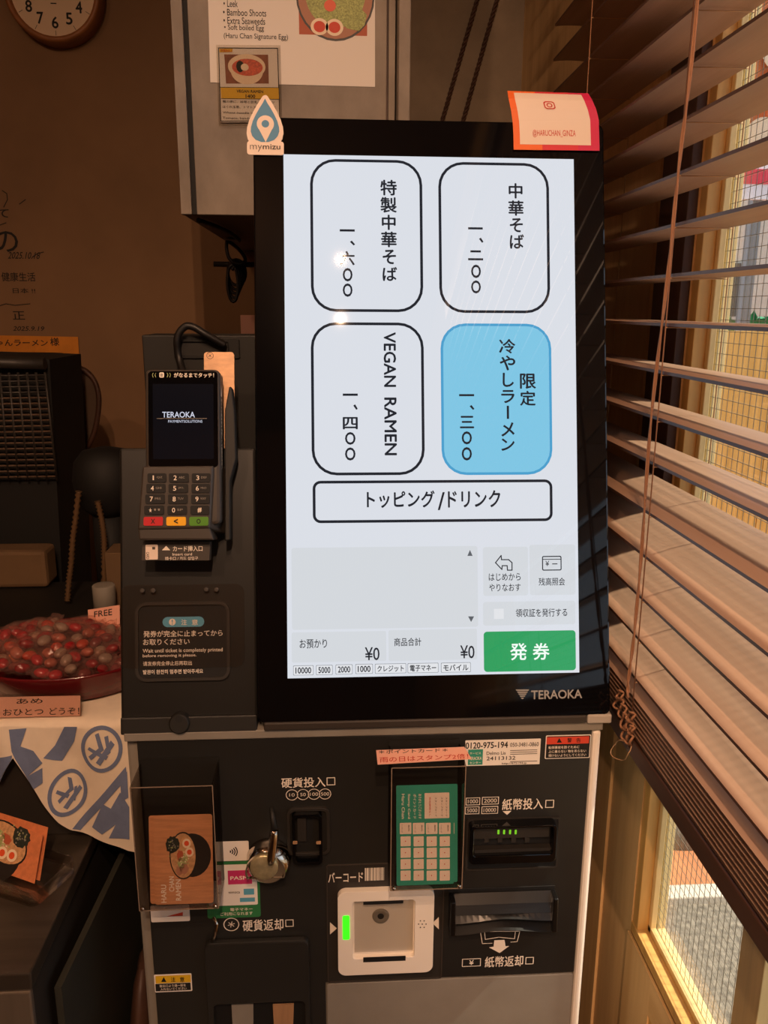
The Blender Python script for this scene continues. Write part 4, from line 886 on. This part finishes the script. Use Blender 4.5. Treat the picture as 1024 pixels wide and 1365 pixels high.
m.tube(smooth_path([on(YP(1.92), 309, 360), on(YP(1.92), 318, 352), on(YP(1.92), 345, 356), on(YP(1.92), 360, 380)]), .004, 'cable')
tag(m.build('cable_coil', None, on(YP(1.92), 311, 378)), 'coiled bundle of dark cable hanging below the wall cabinet', 'cable')
hk = MB().tube([on(YP(1.95), 285, 352), on(YP(1.95), 345, 353)], .006, 'soft_black', 8); tag(hk.build('cable_rail', None, on(YP(1.95), 310, 352)), 'thin dark rail that the cable coil hangs from', 'rail')
YQ = YP(2.296); b = YQ.box(321, 420, 350, 447); tag(MB().poly(YQ, rr(*b, .002), -.001, .002, 'pink_paper').build('wall_note', None, YQ.at(b[0], b[1])), 'small pinkish paper note on the wall beside the display', 'note')
# cords on the alcove wall
AW = YP(1.944)
for k, (a, b, l) in enumerate((((587, 170), (642, -20), 'left of two reddish twisted cords slanting across the concrete wall'), ((615, 170), (668, -20), 'right of two reddish twisted cords slanting across the concrete wall'))):
    m = MB(); A_, B_ = on(AW, *a), on(AW, *b); N2 = 90
    for ph in (0, PI): m.tube([A_.lerp(B_, j/N2) + V((.003*math.cos(j*1.0+ph), .002*math.sin(j*1.0+ph), 0)) for j in range(N2+1)], .0026, 'brown_leather', 6)
    tag(m.build('twisted_cord', None, A_), l, 'cord', 'twisted cords on the concrete wall')

# ------------------------------------------------------------------ wall clock, writing and paper strip
WB = YP(2.3)
cf = WB.off(.052); c = cf.uv(68.5, -14); R_ = cf.uv(68.5+57, -14)[0]-c[0]
ck = thing('wall_clock', WB.at(c[0], c[1]-R_), 'round wooden wall clock with black numerals at the top left', 'clock')
MB().lathe(WB, [(R_*1.13, 0), (R_*1.15, .02), (R_*1.13, .050), (R_*1.08, .056), (R_*1.0, .052), (R_*.99, .044)], 'clock_wood', 48, *c, caps=False).build('case', ck)
m = MB().poly(WB, circ(*c, R_*1.0, n=40), .040, .044, 'clock_face')
for h in range(12):
    a = math.radians(90-30*h); s = R_*.105; u, v = c[0]+R_*.68*math.cos(a), c[1]+R_*.68*math.sin(a); tx = str(h or 12); wd = s*.75*len(tx)
    m.text(WB, tx, (u-wd, v-s*1.25, u+wd, v+s*1.25), .0445, 'black_ink', bold=.02); e = math.radians(90-30*h)
    m.strokes(WB, [(c[0]+R_*.86*math.cos(e), c[1]+R_*.86*math.sin(e)), (c[0]+R_*.96*math.cos(e), c[1]+R_*.96*math.sin(e))], R_*.012, .0445, 'grey_ink')
m.strokes(WB, [(c[0]-R_*.06, c[1]-R_*.27), (c[0]+R_*.06, c[1]-R_*.27)], R_*.025, .0445, 'black_ink'); m.build('dial', ck, recalc=False)
for a, l_, w_ in ((112, .5, .05), (160, .75, .035)): a = math.radians(a); MB().poly(WB, [(c[0]+x*math.cos(a)*R_-y*math.sin(a)*R_, c[1]+x*math.sin(a)*R_+y*math.cos(a)*R_) for x, y in ((-.1, -w_/2), (l_, -w_/3), (l_, w_/3), (-.1, w_/2))], .046, .047, 'black_ink').build('hand', ck)
WF = WB.off(.0008)
for tx, px, sk, st, l in (('2025.10.18', (10, 336, 52, 345), .3, [(43, 343), (50, 338), (58, 336)], 'black handwritten date with a long tail on the brown wall'), ('健康生活', (2, 363, 47, 375), 0, None, 'line of four bold black brushed characters on the brown wall'),
    ('日本 !!', (17, 384, 47, 391), 0, None, 'short black scribble with two exclamation strokes on the brown wall'), ('2025.9.19', (17, 435, 58, 441), .3, None, 'faint handwritten date just above the orange paper strip'),
    ('正', (17, 415, 33, 426), 0, [(-2, 408), (8, 405), (20, 407), (40, 405)], 'black signature with a wavy top stroke on the brown wall'), ('の', (-8, 308, 24, 336), 0, [(0, 300), (8, 297)], 'large looping black signature on the brown wall at the left edge'),
    ('て', (-4, 279, 12, 290), 0, [(3, 254), (9, 258), (10, 266), (5, 276)], 'topmost curved black signature stroke on the brown wall'), ('', (0, 0, 0, 0), 0, [(26, 272), (34, 266)], 'small lone slanted pen stroke on the brown wall')):
    m = MB()
    if tx: m.text(WF, tx, WF.box(*px), 0, 'black_ink', skew=sk)
    if st: m.strokes(WF, WF.pts(st), .0022, 0, 'black_ink')
    tag(m.build('handwriting', None, WF.at(*WF.uv(*(px[2:] if tx else st[0]))), recalc=False), l, 'handwriting', 'signatures on the wall')
WS = WB.off(.006); m = MB(); quad(m, WS, [(-60, 446), (104, 449), (106, 478), (82, 470), (-60, 468)], 0, 'banner_strip', .0008)
m.text(WS, '麻婆ちゃんラーメン', WS.box(-42, 452, 64, 461.5), .0011, 'black_ink', bold=.015).text(WS, '様', WS.box(67, 450, 79, 461), .0011, 'black_ink', bold=.015)
tag(m.build('paper_strip', None, WS.at(*WS.uv(30, 468)), recalc=False), 'orange paper strip with brushed writing below the wall signatures', 'paper strip')

# ------------------------------------------------------------------ counter, shelf and the things on them
ct = thing('service_counter', (-.85, 1.2, 0), 'dark steel topped counter to the left of the ticket machine', 'counter')
MB().bx((-1.6, .765, .05), (-.338, 1.98, .775), 'cabinet_dark').build('body', ct)
MB().bx((-1.6, .757, .778), (-.335, 1.985, .80), 'steel_dark').build('worktop', ct, bevel=.002)
MB().bx((-1.59, .756, .60), (-.337, .765, .777), 'steel').build('front_rail', ct, bevel=.002)
sp = thing('side_partition', (-.305, 1.1, 0), 'dark greenish board standing between counter and ticket machine', 'board')
MB().prism([V((-.329, .80, 0)), V((-.321, .80, 0)), V((-.300, 1.16, 0)), V((-.308, 1.16, 0))], [V((-.329, .80, .74)), V((-.321, .80, .74)), V((-.300, 1.16, .74)), V((-.308, 1.16, .74))], 'green_dark').build('board', sp)
# brown bag on the floor strip
bgm = MB(); i = bgm.mi('brown_leather'); rings = []
for k, (z, s, tw) in enumerate(((.0, .9, 0), (.10, 1.05, .02), (.25, 1.1, 0), (.40, 1.0, .02), (.50, .9, .0), (.56, .66, .01), (.58, .3, 0))):
    rings.append([bgm.bm.verts.new((-.284+.023*s*math.cos(2*PI*j/24)*(1+.12*math.sin(5*2*PI*j/24)), 1.02+tw+.09*s*math.sin(2*PI*j/24), z)) for j in range(24)])
for A_, B_ in zip(rings, rings[1:]):
    for j in range(24): f = bgm.bm.faces.new((A_[j], A_[(j+1) % 24], B_[(j+1) % 24], B_[j])); f.material_index = i; f.smooth = True
bgm.bm.faces.new(rings[-1]); bgm.bm.faces.new(rings[0][::-1])
tag(bgm.build('leather_bag', None, (-.284, 1.02, 0)), 'brown leather bag squeezed beside the foot of the ticket machine', 'bag')
sh_ = thing('shelf_box', (-.7, 1.3, .80), 'black box shelf on the counter that carries the candy basket', 'shelf')
MB().bx((-1.3, 1.0, .80), (-.262, 1.55, .962), 'cabinet_dark').build('box', sh_, bevel=.002)
MB().bx((-1.32, .992, .962), (-.258, 1.56, .976), 'soft_black').build('top_board', sh_, bevel=.002)
# patterned cloth: flat on the shelf, then hanging down its front
CLY = .984; CL = YP(CLY)
edge = [(CL.uv(*p)) for p in ((-70, 1030), (0, 1043), (9, 1024), (20, 1006), (42, 1040), (60, 1068), (80, 1092), (95, 1105), (130, 1118), (172, 1131))]
def low(x):
    for a, b in zip(edge, edge[1:]):
        if a[0] <= x <= b[0]: return a[1]+(b[1]-a[1])*(x-a[0])/(b[0]-a[0])
    return edge[0][1] if x < edge[0][0] else edge[-1][1]
def fold(x, z): return (.006*math.sin(x*55+z*9) + .003*math.sin(x*110+2))*min(1, max(0, (.978-z)/.05))
cx0, cx1 = -.60, -.2585
def cloth_pt(x, s):      # s<0 on the shelf, s>0 hanging
    if s <= 0: return V((x, CLY-s, .9785))
    return V((x, CLY-.004+fold(x, .978-s)*.7, .978-s))
m = MB(); i = m.mi('cloth'); nx, ny = 90, 36; gr = []
for a in range(nx+1):
    x = cx0+(cx1-cx0)*a/nx; x2 = x; L = .978-low(x); col = [m.bm.verts.new(cloth_pt(x, -s)) for s in (.30, .15, .03, .004)]
    for k in range(1, ny+1):
        s = L*k/ny; p = cloth_pt(x, s); p.x -= .012*min(1, s/.18)*max(0, (x+.33)/.07)*0; col.append(m.bm.verts.new(p))
    gr.append(col)
for A_, B_ in zip(gr, gr[1:]):
    for k in range(len(A_)-1): f = m.bm.faces.new((A_[k], A_[k+1], B_[k+1], B_[k])); f.material_index = i; f.smooth = True
def pat(P):                # a printed patch that follows the cloth; P in photo pixels
    Q = CL.pts(P); n = len(Q); c = V((sum(p[0] for p in Q)/n, sum(p[1] for p in Q)/n)); ii = m.mi('cloth_blue')
    bmt = bmesh.new(); vv = [bmt.verts.new((p[0], p[1], 0)) for p in Q]; f = bmt.faces.new(vv); bmesh.ops.triangulate(bmt, faces=[f])
    for _ in range(3): bmesh.ops.subdivide_edges(bmt, edges=[e for e in bmt.edges if e.calc_length() > .008], cuts=1); bmesh.ops.triangulate(bmt, faces=bmt.faces[:])
    mp = {}
    for v in bmt.verts:
        z = min(v.co.y, .9775); z = max(z, low(v.co.x)+.0003); x = min(v.co.x, cx1-.0003); p = cloth_pt(x, .978-z); p.y -= .0012; mp[v] = m.bm.verts.new(p)
    for f in bmt.faces:
        try: g = m.bm.faces.new([mp[v] for v in f.verts]); g.material_index = ii
        except ValueError: pass
    bmt.free()
Zs = 3.211
def zz(L): return [(x/Zs, 940+y/Zs) for x, y in L]
pat(zz([(0, 215), (62, 200), (60, 235), (0, 325)])); pat(zz([(45, 95), (120, 90), (95, 165), (150, 185), (190, 235), (128, 290), (190, 255), (192, 318), (152, 346), (75, 215), (60, 185)]))
pat(zz([(280, 85), (335, 85), (320, 150), (268, 235), (193, 215), (240, 165)]))
pat(zz([(345, 535), (312, 525), (545, 250), (549, 300), (400, 470)])); pat(zz([(395, 520), (445, 410), (480, 430), (520, 360), (560, 420), (560, 560), (470, 560), (500, 500), (440, 545)]))
pat(zz([(520, 300), (550, 270), (556, 380), (525, 400)]))
def ringpat(cx, cy, rx, ry, t, n=36, rot=0):
    for k in range(n):
        a, b = 2*PI*k/n, 2*PI*(k+1)/n; f = lambda q, s: (cx+(rx-s)*math.cos(q)*math.cos(rot)-(ry-s)*math.sin(q)*math.sin(rot), cy+(rx-s)*math.cos(q)*math.sin(rot)+(ry-s)*math.sin(q)*math.cos(rot))
        pat(zz([f(a, 0), f(b, 0), f(b, t), f(a, t)]))
ringpat(440, 176, 90, 98, 17); ringpat(294, 370, 80, 98, 17, rot=.25)
for L in ([(412, 115), (428, 108), (452, 178), (436, 190)], [(380, 180), (388, 168), (470, 205), (462, 220)], [(480, 140), (496, 158), (436, 244), (418, 232)], [(452, 125), (468, 120), (480, 190), (468, 200)], [(396, 224), (384, 210), (430, 170), (440, 182)]): pat(zz(L))
for L in ([(290, 305), (306, 312), (316, 362), (300, 372)], [(246, 365), (252, 352), (300, 380), (292, 394)], [(340, 342), (352, 354), (292, 440), (276, 428)], [(262, 410), (254, 396), (300, 352), (308, 364)], [(318, 350), (330, 346), (322, 410), (312, 404)]): pat(zz(L))
tag(m.build('patterned_cloth', None, (-.4, CLY, .98), recalc=False), 'cream cloth with blue logo circles and bands draped over the box shelf', 'cloth')
# basket and candy
bc = V((-.388, 1.125, .9805)); ba, bbh = .138, .115; HB = Plane(bc, (1, 0, 0), (0, 1, 0))
bk = thing('candy_basket', bc, 'oval dark red lacquer basket of wrapped candies on the cloth', 'basket')
MB().lathe(HB, [(.78, 0), (.86, .003), (.99, .040), (1.0, .044), (.97, .044), (.84, .006), (.3, .005)], 'lacquer', 56, 0, 0, ba, bbh).build('bowl', bk)
lk = [('candy0', 'red'), ('candy1', 'dark red'), ('candy2', 'orange red'), ('candy3', 'pink'), ('candy4', 'clear'), ('candy5', 'brownish red')]
def candy_mesh(mt, sz):
    m = MB(); L = []
    i = m.mi(mt); rnd = random.Random(mt)
    for n_ in range(7):         # sweet inside
        a = -PI/2+PI*n_/6; L.append([m.bm.verts.new((sz*.95*math.sin(a), max(.05, math.cos(a))*sz*.72*math.cos(2*PI*k/10), max(.05, math.cos(a))*sz*.6*math.sin(2*PI*k/10))) for k in range(10)])
    for A_, B_ in zip(L, L[1:]):
        for k in range(10): f = m.bm.faces.new((A_[k], A_[(k+1) % 10], B_[(k+1) % 10], B_[k])); f.material_index = i; f.smooth = True
    i = m.mi('wrapper_film'); L = []      # crumpled film with flattened ends
    for x, ry, rz in ((-1.75, .95, .16), (-1.35, .9, .3), (-1.0, .8, .75), (-.4, 1.1, .95), (.3, 1.15, .95), (1.0, .8, .75), (1.35, .9, .3), (1.75, 1.0, .14)):
        L.append([m.bm.verts.new((sz*(x+rnd.uniform(-.14, .14)), sz*ry*math.cos(2*PI*k/9)*rnd.uniform(.72, 1.12), sz*rz*math.sin(2*PI*k/9)*rnd.uniform(.7, 1.2))) for k in range(9)])
    for A_, B_ in zip(L, L[1:]):
        for k in range(9): f = m.bm.faces.new((A_[k], A_[(k+1) % 9], B_[(k+1) % 9], B_[k])); f.material_index = i
    return m
protos = {}
def candy(x, y, z, mt, label, group='wrapped candies in the basket'):
    if mt not in protos: o = candy_mesh(mt, .0115).build('wrapped_candy'); protos[mt] = o
    else: o = protos[mt].copy(); COL.objects.link(o)
    o.location = (x, y, z); o.rotation_euler = (random.uniform(-.5, .5), random.uniform(-.5, .5), random.uniform(0, PI)); tag(o, label, 'candy', group)
cs_ = []
def heap(x, y): q = ((x-bc.x+.025)/ba)**2+((y-bc.y+.01)/bbh)**2; return .040*max(0, 1-q)
tries = 0
random.seed(11)
while len(cs_) < 108 and tries < 20000:
    tries += 1; a = random.uniform(0, 2*PI); r = math.sqrt(random.random())*.82; x, y = bc.x+ba*r*math.cos(a), bc.y+bbh*r*math.sin(a)
    if all((x-p[0])**2+(y-p[1])**2 > .0163**2 for p in cs_): cs_.append((x, y))
for n_, (x, y) in enumerate(cs_):
    mt, cn = random.choices(lk, (5, 4, 3, 3, 5, 3))[0]
    candy(x, y, bc.z+.026+heap(x, y)+random.uniform(-.004, .006), mt, cn+' wrapped candy in the heap in the lacquer basket', cn+' candies in the basket')
p = HZ(bc.z+.050); candy(*p.at(*p.uv(20, 876)), 'candy_orange', 'bright orange wrapped candy at the left of the heap', None); candy(*p.at(*p.uv(42, 872)), 'candy_green', 'green wrapped candy beside the orange one', None)
# signs at the basket
sg = thing('candy_sign', (-.40, .992, .979), 'white sign with handwritten Japanese standing before the candy basket', 'sign')
SG = Plane((-.40, .9935, .9805), (1, 0, 0), (0, .25, 1)); b = SG.box(-60, 929, 107, 957)
b = (b[0], .0005, b[2], b[3])
MB().poly(SG, rr(*b, .001), -.0012, 0, 'pink_paper').build('sign_card', sg)
m = MB().text(SG, 'あめ', SG.box(22, 931, 57, 938), .0003, 'black_ink', bold=.01).text(SG, 'おひとつ', SG.box(4, 944.5, 58, 953.5), .0003, 'black_ink', bold=.01).text(SG, 'どうぞ！', SG.box(66, 943, 106, 952.5), .0003, 'black_ink', bold=.01); m.build('handwriting', sg, recalc=False)
MB().poly(SG, rr(b[0]-.002, b[1], b[2]+.002, b[3]+.004, .001), .0012, .0022, 'plastic_clear').build('clear_cover', sg)
FS = Plane((-.39, 1.205, .985), (.98, -.05, 0), (0, .15, 1)); fz = thing('free_sign', FS.at(*FS.uv(138, 840)), 'small pink sign reading FREE stuck in the back of the candy heap', 'sign')
m = MB(); P = FS.pts([(117.5, 813), (160, 806), (160, 840), (119, 842)]); m.poly(FS, P[::-1], -.001, 0, 'peach_paper'); skewtext(m, FS, 'FREE', (126, 815), (150, 811), (150, 819.5), (126, 822.5), .0006, 'black_ink', .02); m.build('sign_card', fz, recalc=False); MB().tube([FS.at(*FS.uv(137, 838), -.003), V((FS.at(*FS.uv(137, 838)).x, 1.19, .9862))], .0015, 'pale_grey', 6).build('stick', fz)
q = HZ(.9785); c = q.uv(120, 850); b0 = q.at(*c)
tag(MB().lathe(Plane(V((b0.x, 1.36, .9785)), (1, 0, 0), (0, 1, 0)), [(.019, 0), (.019, .056), (.0175, .058), (.012, .058)], 'grey_panel', 28).build('paper_roll', None, (b0.x, 1.36, .9785)), 'pale cylindrical tub standing behind the candy basket', 'tub')
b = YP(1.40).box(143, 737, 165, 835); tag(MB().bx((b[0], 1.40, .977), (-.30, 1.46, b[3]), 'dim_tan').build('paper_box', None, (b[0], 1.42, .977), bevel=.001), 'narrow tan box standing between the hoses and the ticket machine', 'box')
# dark things behind
cr = thing('mesh_crate', (-.55, 1.62, .98), 'large dark crate with a grid of slots at the left edge', 'crate')
CR = YP(1.60)
P = CR.pts([(-80, 476), (61, 480), (66, 560), (82, 835), (-80, 860)])
m = MB(); m.prism([CR.at(u, v, -.22) for u, v in P][::-1], [CR.at(u, v, -.02) for u, v in P][::-1], 'matte_black'); m.build('crate_body', cr)
m = MB()
for k in range(11):
    a = (-60+k*12, 498-.2*k); bq = (-52+k*12.8, 640); A_, B_ = on(CR, *a), on(CR, *bq); m.tube([A_, B_], .0028, 'cabinet_dark', 5)
for k in range(19):
    y = 500+k*7.5; m.tube([on(CR, -70, y+2), on(CR, 60+.1*(y-490), y)], .0022, 'dim_brown' if k > 3 else 'cabinet_dark', 5)
m.build('slot_grid', cr)
MB().tube([on(CR, -80, 482), on(CR, 60, 485)], .012, 'cabinet_dark', 8).build('rim', cr)
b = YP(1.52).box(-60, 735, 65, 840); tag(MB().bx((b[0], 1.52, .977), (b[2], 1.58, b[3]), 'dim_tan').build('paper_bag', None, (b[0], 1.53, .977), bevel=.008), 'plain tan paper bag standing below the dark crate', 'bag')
FN = YP(1.92); P = [FN.uv(*p) for p in smooth_path([(82, 500, 0), (90, 490, 0), (108, 488, 0), (124, 500, 0), (133, 525, 0), (131, 560, 0), (122, 590, 0), (108, 615, 0), (100, 660, 0), (92, 700, 0), (80, 700, 0)], 4) for p in [(p.x, p.y)]]
fn = thing('paper_fan', FN.at(*FN.uv(95, 700)), 'brown rounded paper fan leaning beside the dark crate', 'fan')
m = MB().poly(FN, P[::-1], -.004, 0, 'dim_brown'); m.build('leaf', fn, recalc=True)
MB().tube([on(FN, 90, 695), V((on(FN, 86, 700).x, 1.92, .803))], .007, 'brown_wood_shade', 8).build('handle', fn)
MB().tube(smooth_path([on(FN, *p, .004) for p in ((80, 492), (95, 488), (112, 494), (126, 508), (132, 535), (126, 575), (112, 605))]), .006, 'brown_wood_shade', 8).build('rim', fn)
LB = YP(1.50); c = LB.at(*LB.uv(142, 640)); lm = thing('gas_regulator', (c.x, 1.5, .98), 'black rounded housing with two ribbed metal hoses beside the ticket machine', 'regulator')
m = MB().lathe(Plane((c.x, 1.5, c.z), (1, 0, 0), (0, 1, 0)), [(.03, -.065), (.052, -.045), (.060, 0), (.055, .035), (.04, .055), (.01, .062)], 'matte_black', 28); m.build('housing', lm)
m = MB().tube([(c.x, 1.5, c.z-.06), (c.x, 1.5, .9785)], .03, 'matte_black', 16); m.build('stand', lm)
def hose(P):
    m = MB(); Q = smooth_path(P, 10); m.tube(Q, [.0034 if k % 2 else .0062 for k in range(len(Q))], 'hose_metal', 10); return m.build('ribbed_hose', lm)
H2 = YP(1.425)
hose([on(H2, *p) for p in ((105, 655), (101, 690), (97, 720), (95, 750), (92, 775), (90, 800))]); hose([on(H2, *p) for p in ((130, 668), (135, 690), (138, 710), (139, 730), (139, 755), (139, 800))])
# card stand on the counter
q = HZ(.8035); A_, B_ = q.at(*q.uv(-10, 1162)), q.at(*q.uv(46, 1179)); Ud = (B_-A_).normalized(); back = V((-Ud.y, Ud.x, 0))
back = back if back.y > 0 else -back
CS = Plane(A_, Ud, V((0, 0, 1))*math.cos(.55)+back*math.sin(.55)); W2 = (B_-A_).length; CSr = CS.uv(58, 1113)
cstand = thing('acrylic_card_stand', A_.lerp(B_, .5), 'clear acrylic stand with ramen cards on the steel counter', 'card stand')
m = MB(); ctr = A_.lerp(B_, .3)-back*.0+Ud*.02; TRY = Plane(V((ctr.x, ctr.y, .8002)), Ud, back); m.poly(TRY, rr(-.10, -.030, .055, .045, .010), 0, .003, 'acrylic'); m.build('tray', cstand)
m = MB(); m.ring(TRY, rr(-.10, -.030, .055, .045, .010), rr(-.098, -.028, .053, .043, .009), .003, .018, 'acrylic'); m.build('tray_wall', cstand)
def counter_card(k):
    pl = CS.off(-.008*k+.002); tl, tr_, br, bl_ = pl.uv(-50, 1068), pl.uv(57 if k == 0 else 64, 1114 if k == 0 else 1103), pl.uv(46 if k == 0 else 53, 1178 if k == 0 else 1174), pl.uv(-50, 1144)
    o = MB().poly(pl, [bl_, br, tr_, tl], -.0006, 0, 'card_orange')
    if k == 0:
        c = pl.uv(4, 1126); s = .040; bowl(o, pl, c, s, s*.95, -18, .0003)
    return o.build('shop_card', None, pl.at(*br), recalc=False)
tag(counter_card(0), 'orange shop card with ramen bowl print at the front of the counter stand', 'card', 'ramen cards on the counter'); tag(counter_card(1), 'orange shop card behind the front one in the counter stand', 'card', 'ramen cards on the counter')
